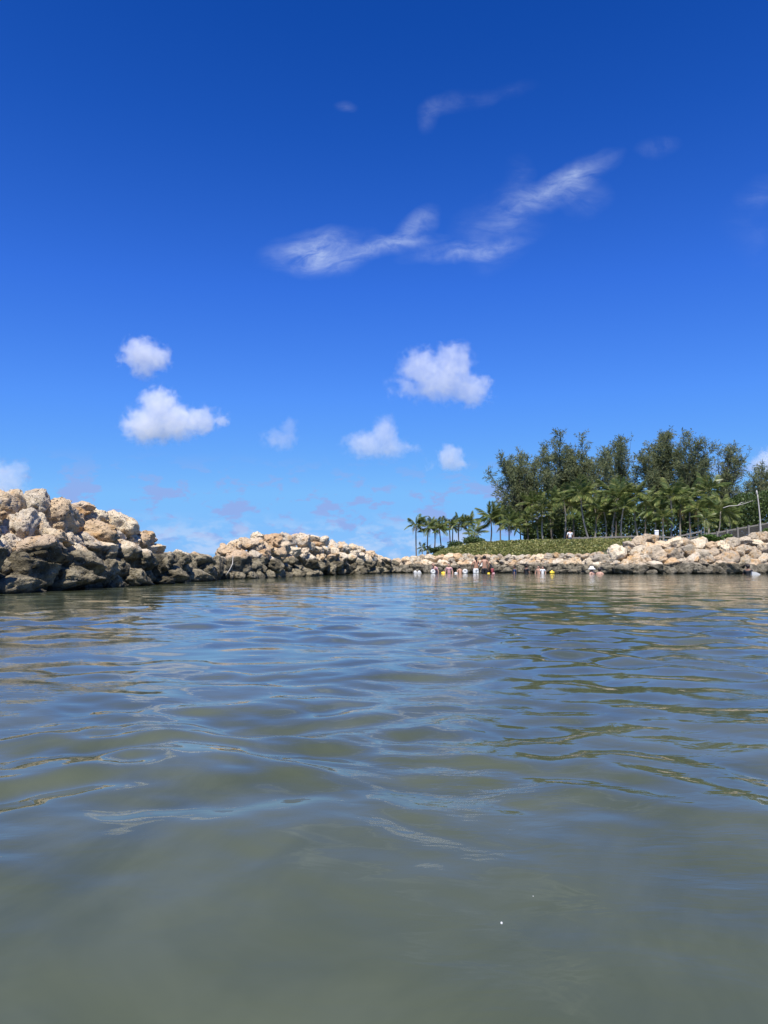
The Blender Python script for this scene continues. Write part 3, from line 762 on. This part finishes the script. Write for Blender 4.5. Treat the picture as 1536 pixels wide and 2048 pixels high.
casuarina(1118, 92, [(1117, 925, 33, 48), (1120, 985, 40, 36)], 'dense dark feathery tree left of the twin crowned one', 1.15, 46, .04, 2)
casuarina(1168, 90, [(1160, 915, 30, 40), (1190, 925, 28, 45), (1178, 985, 42, 36)], 'dark feathery tree with two upright crowns near the middle', 1.15, 50, .04, 3)
casuarina(1236, 96, [(1240, 930, 32, 48), (1238, 990, 40, 34)], 'lower feathery tree in the dip between the dark and the tallest tree', .95, 40, .08, 4)
casuarina(1318, 93, [(1305, 925, 30, 44), (1334, 908, 22, 38), (1312, 975, 42, 40)], 'tallest feathery tree rising above all others', .95, 52, .06, 5)
casuarina(1368, 90, [(1378, 905, 26, 40), (1398, 925, 22, 48), (1372, 975, 34, 40)], 'feathery tree right of the tallest one with sky showing through', .85, 44, .12, 6)
casuarina(1432, 92, [(1450, 930, 26, 46), (1482, 908, 26, 22), (1440, 985, 34, 40)], 'thin feathery tree leaning right with a sparse branching top', .62, 44, .25, 7)
casuarina(1520, 100, [(1510, 975, 34, 34), (1545, 965, 30, 40), (1500, 1015, 44, 34)], 'dull green feathery tree at the right edge behind the leaning bare pole', .95, 46, .08, 8)
casuarina(1474, 97, [(1478, 1005, 34, 30), (1470, 1030, 40, 30)], 'low rounded feathery tree filling the gap left of the bare pole', .9, 34, .06, 10)
casuarina(1590, 98, [(1590, 970, 40, 44), (1590, 1020, 44, 34)], 'feathery tree cut off by the right edge of the view', .9, 34, .08, 9)

# ------------------------------------------------------------------ fences, pole, box
def fence_low():
    Y = 66.0; pts = [(1140, 1077), (1170, 1077), (1200, 1076), (1232, 1075), (1262, 1074), (1292, 1074), (1320, 1075), (1346, 1076), (1374, 1070), (1402, 1064)]
    W_ = [at(px, py, Y) for px, py in pts]; root = empty('rail_fence', W_[0])
    tag(root, 'low weathered two rail fence running behind the palms trunks', 'fence')
    for p in W_:
        mb = MB(); mb.box((p.x - .06 - W_[0].x, -.06, p.z - W_[0].z - 1.3), (p.x + .06 - W_[0].x, .06, p.z - W_[0].z + .16)); link('post', mb.mesh('post', False), root, M_fencewood)
    for a, b in zip(W_[:-1], W_[1:]):
        for dz in (.04, -.34):
            mb = MB(); o = Vector((0, -.085, dz)); mb.beam(a - W_[0] + o, b - W_[0] + o, .045, .13); link('rail', mb.mesh('rail', False), root, M_fencewood)
fence_low()
def fence_board():
    Y = 62.0; pts = [(1412, 1067), (1434, 1064), (1454, 1060), (1475, 1056), (1497, 1052), (1519, 1048), (1541, 1044), (1563, 1040), (1586, 1036)]
    W_ = [at(px, py, Y) for px, py in pts]; W0 = W_[0]; root = empty('board_fence', W0)
    tag(root, 'tall dark board fence climbing to the right behind the rock heap', 'fence')
    for p in W_:
        q = p - W0; mb = MB(); mb.box((q.x - .06, -.07, q.z - 1.6), (q.x + .06, .07, q.z + .06)); link('post', mb.mesh('post', False), root, M_fencewood)
    for a, b in zip(W_[:-1], W_[1:]):
        for k in range(7):
            mb = MB(); o = Vector((0, .095, -.07 - k * .175)); mb.beam(a - W0 + o, b - W0 + o, .03, .148 if k else .12); link('board', mb.mesh('board', False), root, M_fencewood2 if k else M_fencewood)
fence_board()
def pole():
    Y = 54.0; a, b = at(1522, 1070, Y), at(1514, 988, Y); base = Vector((a.x, Y, gz(a.x, Y))); o = empty('leaning_pole', base)
    tag(o, 'pale bleached pole leaning left with a knob on top at the right edge', 'pole')
    h0, h1 = a - base, b - base; mb = MB(); pts = []
    for k in range(12):
        t = k / 11; p = h0.lerp(h1, t) if k else Vector((h0.x, 0, -.3)); p.x += .05 * math.sin(2.6 * t) ; pts.append(p)
    mb.tube(pts, [.055 - .018 * k / 11 for k in range(12)], 8); link('shaft', mb.mesh('shaft'), o, M_deadwood)
    mb = MB(); mb.tube([h1 + Vector((0, 0, -.06)), h1 + Vector((0, 0, .0)), h1 + Vector((-.01, 0, .12)), h1 + Vector((-.02, 0, .22)), h1 + Vector((-.02, 0, .27))], [.04, .055, .065, .05, .02], 8); link('knob', mb.mesh('knob'), o, M_deadwood)
pole()
M_white = plain('white_paint', (.78, .78, .76), .5, .05)
def box_sign():
    Y = 50.0; p = at(1313, 1066, Y); g = gz(p.x, Y); root = empty('post_box', (p.x, Y, g)); h = p.z - g
    tag(root, 'small white box on a grey post standing behind the rock heap', 'box')
    mb = MB(); mb.box((-.035, -.035, -.3), (.035, .035, h - .13)); link('post', mb.mesh('post', False), root, plain('galvanised_post', (.45, .46, .46), .5))
    mb = MB(); mb.box((-.125, -.07, h - .13), (.125, .07, h + .14)); link('case', mb.mesh('case', False), root, M_white)
    mb = MB(); mb.add([(-.14, -.09, h + .142), (.14, -.09, h + .142), (.14, .09, h + .142), (-.14, .09, h + .142), (-.14, 0, h + .19), (.14, 0, h + .19)], [(0, 1, 5, 4), (2, 3, 4, 5), (0, 4, 3), (1, 2, 5), (3, 2, 1, 0)]); link('lid', mb.mesh('lid', False), root, M_white)
box_sign()
def dead_branch():
    root = empty('dead_branch', at(1457, 1012, 72)); tag(root, 'bleached bare branch reaching right from the golden palm', 'branch')
    o = root.location; pts = [at(x, y, 72) - o for x, y in ((1446, 1016), (1458, 1012), (1475, 1011), (1490, 1007), (1506, 1001))]
    mb = MB(); mb.tube(pts, [.045, .035, .03, .022, .012], 6); link('limb', mb.mesh('limb'), root, M_deadwood)
    mb = MB(); mb.tube([pts[2], pts[2] + Vector((.45, .1, .3)), pts[2] + Vector((.8, .2, .35))], [.035, .025, .01], 5); link('twig', mb.mesh('twig'), root, M_deadwood)
dead_branch()
def stick():
    Y = 24.4; root = empty('dry_stick', at(458, 1150, Y - .4)); o = root.location
    tag(root, 'thin dry pale stick lying against the left end of the farther jetty', 'stick')
    mb = MB(); mb.tube([at(x, y, yy) - o for x, y, yy in ((452, 1150, Y - .7), (459, 1140, Y - .6), (465, 1128, Y - .5), (466, 1112, Y - .35))], [.012, .014, .014, .008], 5); link('stem', mb.mesh('stem'), root, M_deadwood)
stick()

# ------------------------------------------------------------------ people
def skin_mat(name, c): return plain(name, c, .55, .08, 20)
M_fair = skin_mat('skin_fair', (.48, .28, .20)); M_tan = skin_mat('skin_tan', (.42, .235, .155)); M_brown = skin_mat('skin_brown', (.20, .11, .07))
M_hair = plain('dark_hair', (.020, .015, .012), .5); M_black = plain('black_cloth', (.015, .017, .022), .8); M_navy = plain('navy_cloth', (.02, .045, .12), .8)
M_wcloth = plain('white_cloth', (.80, .80, .78), .8, .05); M_pink = plain('pink_cloth', (.50, .29, .30), .8); M_yellow = plain('yellow_vinyl', (.85, .62, .05), .35, .05); M_vinyl = plain('white_vinyl', (.52, .52, .50), .35, .04)
M_red = plain('dark_red_cloth', (.25, .05, .06), .8)
def skinned(name, verts, edges, rad, parent, material, sub=2):
    me = bpy.data.meshes.new(name); me.from_pydata([tuple(v) for v in verts], edges, [])
    o = bpy.data.objects.new(name, me); COL.objects.link(o)
    o.modifiers.new('skin', 'SKIN')
    for i, r in enumerate(rad):
        d = me.skin_vertices[0].data[i]; d.radius = (r, r); d.use_root = (i == 0)
    s = o.modifiers.new('sub', 'SUBSURF'); s.levels = sub; s.render_levels = sub
    dg = bpy.context.evaluated_depsgraph_get(); dg.update(); ev = o.evaluated_get(dg)
    m2 = bpy.data.meshes.new_from_object(ev); m2.name = name
    o.modifiers.clear(); o.data = m2; bpy.data.meshes.remove(me)
    m2.polygons.foreach_set('use_smooth', [True] * len(m2.polygons)); m2.materials.clear(); m2.materials.append(material); o.parent = parent
    return o
def person(px, feet_row, Y, height, facing, label, skin, lower=None, upper=None, hat=None, hair=M_hair, sink=0.0, arms=((-.28, .02, 1.12), (-.27, .12, .88), (.28, .02, 1.12), (.27, .12, .88)), lean=0.0, legs=None, long_hair=False, floor=None):
    """local frame: faces +Y, 1.70 m tall before scaling; sink lowers the feet below the water"""
    u = ray(px, HOR)[0]; k = height / 1.70
    root = empty('person', (u * Y, Y, (0 if floor is None else floor) - sink), facing); root.scale = (k, k, k); tag(root, label, 'person', None)
    L = lambda x, y, z: Vector((x, y + max(0, z - .92) * lean, z - max(0, z - .92) * lean * lean * .45))
    ae, aw, be, bw = [L(*a) for a in arms]
    lg = legs or ((-.10, .0, .49), (-.11, -.02, .08), (.10, .0, .49), (.11, -.02, .08))
    V = [L(0, 0, .93), L(0, -.01, 1.10), L(0, 0, 1.30), L(0, 0, 1.42), L(0, .01, 1.49), L(0, .03, 1.56), L(0, .025, 1.63), L(0, .02, 1.685), L(0, .115, 1.585),
         L(-.17, 0, 1.39), ae, aw, L(.17, 0, 1.39), be, bw,
         Vector((-.09, 0, .87)), Vector(lg[0]), Vector(lg[1]), Vector((lg[1][0], lg[1][1] + .13, lg[1][2] - .05)),
         Vector((.09, 0, .87)), Vector(lg[2]), Vector(lg[3]), Vector((lg[3][0], lg[3][1] + .13, lg[3][2] - .05))]
    E_ = [(0, 1), (1, 2), (2, 3), (3, 4), (4, 5), (5, 6), (6, 7), (5, 8), (3, 9), (9, 10), (10, 11), (3, 12), (12, 13), (13, 14), (0, 15), (15, 16), (16, 17), (17, 18), (0, 19), (19, 20), (20, 21), (21, 22)]
    Rr = [.135, .12, .145, .10, .055, .085, .095, .06, .02, .062, .043, .032, .062, .043, .032, .088, .06, .042, .035, .088, .06, .042, .035]
    for w, e in ((11, 10), (14, 13)):                          # palm and five fingers
        d = (V[w] - V[e]).normalized(); s = d.cross(Vector((0, 1, 0)))
        s = s.normalized() if s.length > .1 else Vector((1, 0, 0))
        pi = len(V); V.append(V[w] + d * .07); Rr.append(.034); E_.append((w, pi))
        for q, (off, ln) in enumerate(((-.034, .070), (-.012, .082), (.012, .078), (.034, .06))):
            V.append(V[pi] + d * (.03 + ln) + s * off * 1.3 + Vector((0, .02, 0))); Rr.append(.009); E_.append((pi, len(V) - 1))
        V.append(V[w] + d * .06 - s * .06 + Vector((0, .03, 0))); Rr.append(.010); E_.append((w, len(V) - 1))
    skinned('body', V, E_, Rr, root, skin)
    if lower is not None:
        kl, kr = Vector(lg[0]), Vector(lg[2])
        v = [L(0, 0, .96), Vector((-.09, 0, .87)), Vector((-.09, 0, .87)).lerp(kl, .62), Vector((.09, 0, .87)), Vector((.09, 0, .87)).lerp(kr, .62), L(0, 0, 1.03)]
        skinned('shorts', v, [(0, 1), (1, 2), (0, 3), (3, 4), (0, 5)], [.155, .112, .105, .112, .105, .14], root, lower)
    if upper is not None:
        v = [L(0, 0, 1.15), L(0, 0, 1.0), L(0, 0, 1.32), L(0, 0, 1.42), L(-.17, 0, 1.39), L(-.17, 0, 1.39).lerp(ae, .6), L(.17, 0, 1.39), L(.17, 0, 1.39).lerp(be, .6)]
        skinned('top', v, [(0, 1), (0, 2), (2, 3), (3, 4), (4, 5), (3, 6), (6, 7)], [.142, .145, .160, .105, .078, .062, .078, .062], root, upper)
    if hair is not None:
        hv, hf = ico(3); c = L(0, -.004, 1.628)
        hv = hv * np.array([.104, .114, .112]); hv[:, 1] -= np.where((hv[:, 1] > 0) & (hv[:, 2] < .045), hv[:, 1] * .8, 0)
        hv[:, 2] = np.maximum(hv[:, 2], -.085); hv += .004 * gnoise(hv * 60)[:, None]
        o = link('hair', mesh_np('hair', hv + np.array(c), hf), root, hair)
        if long_hair:
            skinned('ponytail', [L(0, -.09, 1.60), L(0, -.115, 1.50), L(0, -.12, 1.36)], [(0, 1), (1, 2)], [.05, .055, .03], root, hair)
    if hat is not None:
        mb = MB(); c = L(0, .02, 1.66); mb.tube([c + Vector((0, 0, -.05)), c + Vector((0, 0, -.035)), c + Vector((0, 0, .01)), c + Vector((0, 0, .09)), c + Vector((0, 0, .125))], [.215, .21, .125, .105, .05], 14); link('bucket_hat', mb.mesh('bucket_hat'), root, hat)
    return root
YS = 44.0
def dY(row): u, v = ray(768, row); return -CAM_H / v
person(952, 1144, 43.5, 1.56, .25, 'person in white shorts wading with back turned, long dark hair', M_tan, M_wcloth, None, sink=.62, long_hair=True, arms=((-.30, .02, 1.20), (-.22, .12, 1.02), (.30, .05, 1.18), (.38, .18, 1.10)))
person(969, 1144, 43.2, 1.66, -.1, 'bare backed person in black shorts wading beside the one in white shorts', M_tan, M_black, None, sink=.66, arms=((-.30, .05, 1.16), (-.36, .2, 1.02), (.27, .02, 1.12), (.25, .12, .88)))
person(985, 1144, 43.3, 1.30, 1.2, 'dark haired child bending to the water right of the bare backed wader', M_brown, M_red, M_black, sink=.48, lean=.55, arms=((-.24, .15, 1.12), (-.22, .30, .92), (.24, .15, 1.12), (.22, .30, .90)))
person(874, 1144, 42.9, 1.45, 2.2, 'person in pale pink top leaning over the round white float', M_fair, M_wcloth, M_pink, sink=.82, lean=.45, hair=plain('light_hair', (.45, .30, .20), .6))
person(898, 1144, 42.9, 1.32, 2.9, 'dark haired child in pale pink top between two floats', M_fair, M_pink, M_pink, sink=.78)
person(921, 1144, 42.6, 1.20, .4, 'small bare child crouching left of the upright white float', M_tan, M_black, None, sink=.78, lean=.3)
person(1029, 1143, 42.0, 1.30, 1.4, 'dark haired swimmer in navy top low in the water', M_brown, M_navy, M_navy, sink=.86)
person(1053, 1143, 42.0, 1.30, -1.0, 'dark haired swimmer in black top right of the one in navy', M_brown, M_black, M_black, sink=.82)
person(1077, 1143, 42.6, 1.15, 2.6, 'pale child with bare legs standing at the stones', M_fair, M_pink, None, sink=.72)
person(1085, 1143, 42.3, 1.00, 3.0, 'smaller pale child in white top next to the yellow float', M_fair, M_wcloth, M_wcloth, sink=.60)
person(1184, 1148, 39.5, 1.62, .7, 'sunburnt bather in white bucket hat with shoulders above the water', M_fair, M_pink, None, hat=M_wcloth, sink=1.28)
person(1199, 1148, 39.8, 1.60, -.5, 'dark haired bather beside the one in the bucket hat', M_fair, M_black, None, sink=1.29)
person(1496, 1147, 37.6, 1.60, -.8, 'bather in black top with a dark head near the right edge', M_brown, M_black, M_black, sink=1.12)
person(1141, 1080, 62.0, 1.62, .2, 'walker in white shirt passing behind the green bank', M_tan, M_navy, M_wcloth, floor=gz((1141 - 768) / FPX * 62, 62) - .55)

# ------------------------------------------------------------------ floats
def ring_float(px, Y, R, r, label, material, tilt=0.0, rz=0.0, sy=1.0, dz=0.0, group='pool floats'):
    root = empty('pool_float', (ray(px, HOR)[0] * Y, Y, dz), rz); tag(root, label, 'float', group)
    v = []; f = []; A, B = 26, 10
    for i in range(A):
        for j in range(B):
            a, b = 2 * math.pi * i / A, 2 * math.pi * j / B
            rr = R + r * math.cos(b); q = Vector((rr * math.cos(a), rr * math.sin(a) * sy, r * math.sin(b) * (1 + .04 * math.cos(9 * a))))
            v.append(Matrix.Rotation(tilt, 3, 'X') @ q); f.append((i * B + j, ((i + 1) % A) * B + j, ((i + 1) % A) * B + (j + 1) % B, i * B + (j + 1) % B))
    mb = MB(); mb.add(v, f); link('tube', mb.mesh('tube'), root, material)
    mb = MB(); vv = [Matrix.Rotation(tilt, 3, 'X') @ Vector((R * math.cos(2 * math.pi * i / A), R * sy * math.sin(2 * math.pi * i / A), -.35 * r)) for i in range(A)]; mb.add(vv, [tuple(range(A))]); link('base_sheet', mb.mesh('base_sheet', False), root, material)
    mb = MB(); p = Matrix.Rotation(tilt, 3, 'X') @ Vector((R, 0, r)); mb.tube([p, p + Vector((0, 0, .03))], [.012, .009], 6); link('valve', mb.mesh('valve'), root, material)
    return root
def lounge_float(px, Y, L, label):
    root = empty('air_mattress', (ray(px, HOR)[0] * Y, Y, .02), .1); tag(root, label, 'float', 'pool floats')
    for k in range(2):
        mb = MB(); x0 = -L / 2 + k * L / 2; mb.tube([(x0 + .01, 0, .03), (x0 + .05, 0, .03), (x0 + L * .25, 0, .05), (x0 + L / 2 - .05, 0, .03), (x0 + L / 2 - .01, 0, .03)], [.02, .08, .10, .08, .02], 10); link('cushion', mb.mesh('cushion'), root, M_vinyl)
    mb = MB(); mb.box((-L / 2 + .02, -.22, -.02), (L / 2 - .02, .22, .035)); link('raft', mb.mesh('raft', False), root, M_vinyl)
lounge_float(834.5, 43.5, .46, 'long low white float with two lobes by the end of the stones')
ring_float(866, 42.6, .085, .066, 'round white float tilted up beside the person in pink', M_vinyl, 1.25, .2, dz=.10)
ring_float(887, 43.0, .095, .045, 'flat yellow float between the two people in pink', M_yellow, .25, 0, dz=.03)
ring_float(912, 42.6, .06, .045, 'small flat white float left of the crouching child', M_vinyl, .3, 0, dz=.02)
ring_float(930, 42.6, .088, .068, 'round white float standing on edge left of the person in white shorts', M_vinyl, 1.3, -.1, dz=.11)
ring_float(960.5, 43.6, .10, .06, 'white float held between the two standing waders', M_vinyl, 1.2, .1, dz=.50)
ring_float(977, 42.6, .05, .03, 'tiny yellow float at the feet of the bending child', M_yellow, .2, 0, dz=.01)
ring_float(987, 42.6, .05, .03, 'tiny pink float right of the tiny yellow one', M_pink, .2, 0, dz=.01)
def duck_float(px, Y):
    root = empty('inflatable_seat', (ray(px, HOR)[0] * Y, Y, 0), .4); tag(root, 'yellow inflatable seat with raised back near the pale children', 'float', 'pool floats')
    mb = MB(); mb.tube([(-.13, 0, .02), (-.11, 0, .04), (0, 0, .05), (.11, 0, .04), (.13, 0, .02)], [.03, .075, .09, .075, .03], 10); link('seat', mb.mesh('seat'), root, M_yellow)
    mb = MB(); mb.tube([(-.03, .02, .08), (-.03, .02, .12), (-.01, .02, .15), (.02, 0, .165), (.05, -.01, .16)], [.05, .042, .035, .025, .01], 9); link('back', mb.mesh('back'), root, M_yellow)
duck_float(1104, 42.2)
def foam_box(px, Y):
    root = empty('foam_board', (ray(px, HOR)[0] * Y, Y, 0), -.1); tag(root, 'white foam board floating right of the bather in black', 'float', 'pool floats')
    mb = MB(); mb.add([(-.20, -.12, -.03), (.20, -.12, -.03), (.20, .12, -.03), (-.20, .12, -.03), (-.19, -.11, .15), (.02, -.11, .12), (.19, -.11, .03), (.19, .11, .03), (.02, .11, .12), (-.19, .11, .15)],
                     [(3, 2, 1, 0), (4, 5, 8, 9), (5, 6, 7, 8), (0, 1, 6, 5, 4), (2, 3, 9, 8, 7), (1, 2, 7, 6), (3, 0, 4, 9)]); link('board', mb.mesh('board', False), root, M_vinyl)
foam_box(1510, 37.4)

# ------------------------------------------------------------------ foam on the near water
def bubbles(px, py, r, n_, label):
    u, v = ray(px, py); Y = -CAM_H / v; root = empty('foam_bubbles', (u * Y, Y, 0)); tag(root, label, 'foam')
    dg = bpy.context.evaluated_depsgraph_get(); w = bpy.data.objects['water']; ok, loc, _, _ = w.ray_cast(Vector((u * Y, Y, 1)), Vector((0, 0, -1)))
    if ok: root.location.z = loc.z
    rng = random.Random(px); m, n, b = mat('bubble_film'); b.inputs['Base Color'].default_value = (.75, .76, .74, 1); b.inputs['Roughness'].default_value = .15; b.inputs['Alpha'].default_value = .55
    for k in range(n_):
        hv, hf = ico(2); q = r * rng.uniform(.45, 1.0); hv = hv * np.array([q, q, q * .75]) + np.array([rng.uniform(-1.6, 1.6) * r * (k > 0), rng.uniform(-1.2, 1.2) * r * (k > 0), 0])
        link('bubble', mesh_np('bubble', hv, hf), root, m)
bubbles(1003, 1840, .0022, 3, 'tiny cluster of white bubbles on the near water right of centre')
bubbles(1067, 1790, .0010, 2, 'pair of tiny bubbles above the white bubble cluster')

# ------------------------------------------------------------------ cumulus clouds: real volumes far out over the sea
def cloud(blobs, Y, label, tau, tint=(1, 1, 1), noise_s=.058, amp=1.45, seed=0.0, group='small fair weather clouds'):
    """blobs (px, py, rx, ry, strength) in photo pixels; the object's own unit is one such pixel"""
    s = Y / FPX; cx = np.mean([b[0] for b in blobs]); cy_ = np.mean([b[1] for b in blobs]); o0 = at(cx, cy_, Y)
    blobs = [(x, y, rx * 1.22, ry * 1.22, k) for x, y, rx, ry, k in blobs]
    bm = bmesh.new()
    for (x, y, rx, ry, k) in blobs:
        mtx = Matrix.Translation((x - cx, 0, cy_ - y)) @ Matrix.Diagonal((rx * .98, (rx + ry) * .5, ry * .98, 1))
        bmesh.ops.create_icosphere(bm, subdivisions=3, radius=1.0, matrix=mtx)
    me = bpy.data.meshes.new('cloud'); bm.to_mesh(me); bm.free()
    tmp = bpy.data.objects.new('cloud', me); COL.objects.link(tmp)
    rm = tmp.modifiers.new('r', 'REMESH'); rm.mode = 'VOXEL'; rm.voxel_size = max(2.0, max(b[2] for b in blobs) / 12)
    dg = bpy.context.evaluated_depsgraph_get(); dg.update(); m2 = bpy.data.meshes.new_from_object(tmp.evaluated_get(dg)); m2.name = 'cloud'
    tmp.modifiers.clear(); tmp.data = m2; bpy.data.meshes.remove(me)
    tmp.location = o0; tmp.scale = (s, s, s); tag(tmp, label, 'cloud', group)
    m = bpy.data.materials.new('cloud_vapour'); m.use_nodes = True; n = NT(m.node_tree); n.n.remove(n.n['Principled BSDF'])
    t = n.new('ShaderNodeTexCoord'); O = t.outputs['Object']; acc = None
    for (x, y, rx, ry, k) in blobs:
        mp = n.mapping(O, (x - cx, 0, cy_ - y), (0, 0, 0), (rx, (rx + ry) * .5, ry), 'TEXTURE')
        g = n.new('ShaderNodeTexGradient', gradient_type='SPHERICAL'); n.l.new(mp, g.inputs[0])
        v = n.math('MULTIPLY', g.outputs[1], k)
        acc = v if acc is None else n.math('SMOOTH_MAX', acc, v, .12)
    nz = n.noise(n.mapping(O, (seed, seed * 2, 0)), noise_s, 7, .62, .3)
    dsh = n.math('ADD', acc, n.math('MULTIPLY', n.math('SUBTRACT', nz, .50), amp))
    den = n.math('MULTIPLY', n.smooth(dsh, .22, .54), n.smooth(acc, .0, .16))
    pv = n.new('ShaderNodeVolumePrincipled'); pv.inputs['Color'].default_value = tint + (1,); pv.inputs['Anisotropy'].default_value = .0
    n.put(pv.inputs['Density'], n.math('MULTIPLY', den, tau * .45 / (max(b[3] for b in blobs) * 1.6 * s)))
    n.l.new(pv.outputs[0], n.n['Material Output'].inputs['Volume'])
    m2.materials.clear(); m2.materials.append(m)
    return tmp
cloud([(282, 708, 44, 40, 1), (308, 715, 40, 34, .95), (290, 735, 36, 30, .8), (246, 722, 22, 16, .5)], 1900, 'small white cumulus puff, upper of the two at the left', 3.6, seed=3)
cloud([(318, 815, 50, 46, 1), (300, 852, 66, 44, .95), (352, 845, 56, 44, .95), (398, 842, 48, 36, .85), (440, 838, 28, 24, .6)], 2300, 'largest white cumulus at the left below the small puff', 4.2, seed=8)
cloud([(845, 735, 58, 46, .9), (905, 725, 48, 50, .95), (885, 765, 80, 46, .9), (940, 780, 52, 42, .95), (815, 775, 52, 34, .55)], 2300, 'ragged wide cumulus high in the middle above the swimmers', 2.7, seed=14, noise_s=.05, amp=1.6)
cloud([(770, 868, 30, 44, 1), (735, 888, 58, 34, .85), (775, 895, 52, 30, .85), (822, 896, 34, 18, .45)], 3300, 'cumulus with one pointed tower left of the small round puff', 2.4, seed=21)
cloud([(900, 915, 30, 32, 1), (912, 925, 28, 24, .8), (862, 930, 24, 16, .4)], 3800, 'small round puff right of the pointed cumulus', 2.6, seed=27)
cloud([(560, 880, 44, 28, .8), (578, 860, 22, 34, .7), (530, 870, 20, 22, .5)], 3200, 'faint thin grey wisp of cumulus in the middle left', 1.1, seed=33)
cloud([(18, 960, 40, 40, .9), (36, 940, 24, 24, .95), (-20, 960, 50, 50, 1), (10, 985, 60, 34, .8)], 4200, 'pale cloud rising behind the boulders at the left edge', 2.4, seed=39)
cloud([(1530, 935, 36, 36, .95), (1560, 920, 44, 40, 1), (1590, 930, 50, 40, 1)], 4200, 'white cloud peeking past the trees at the right edge', 3.0, seed=45)
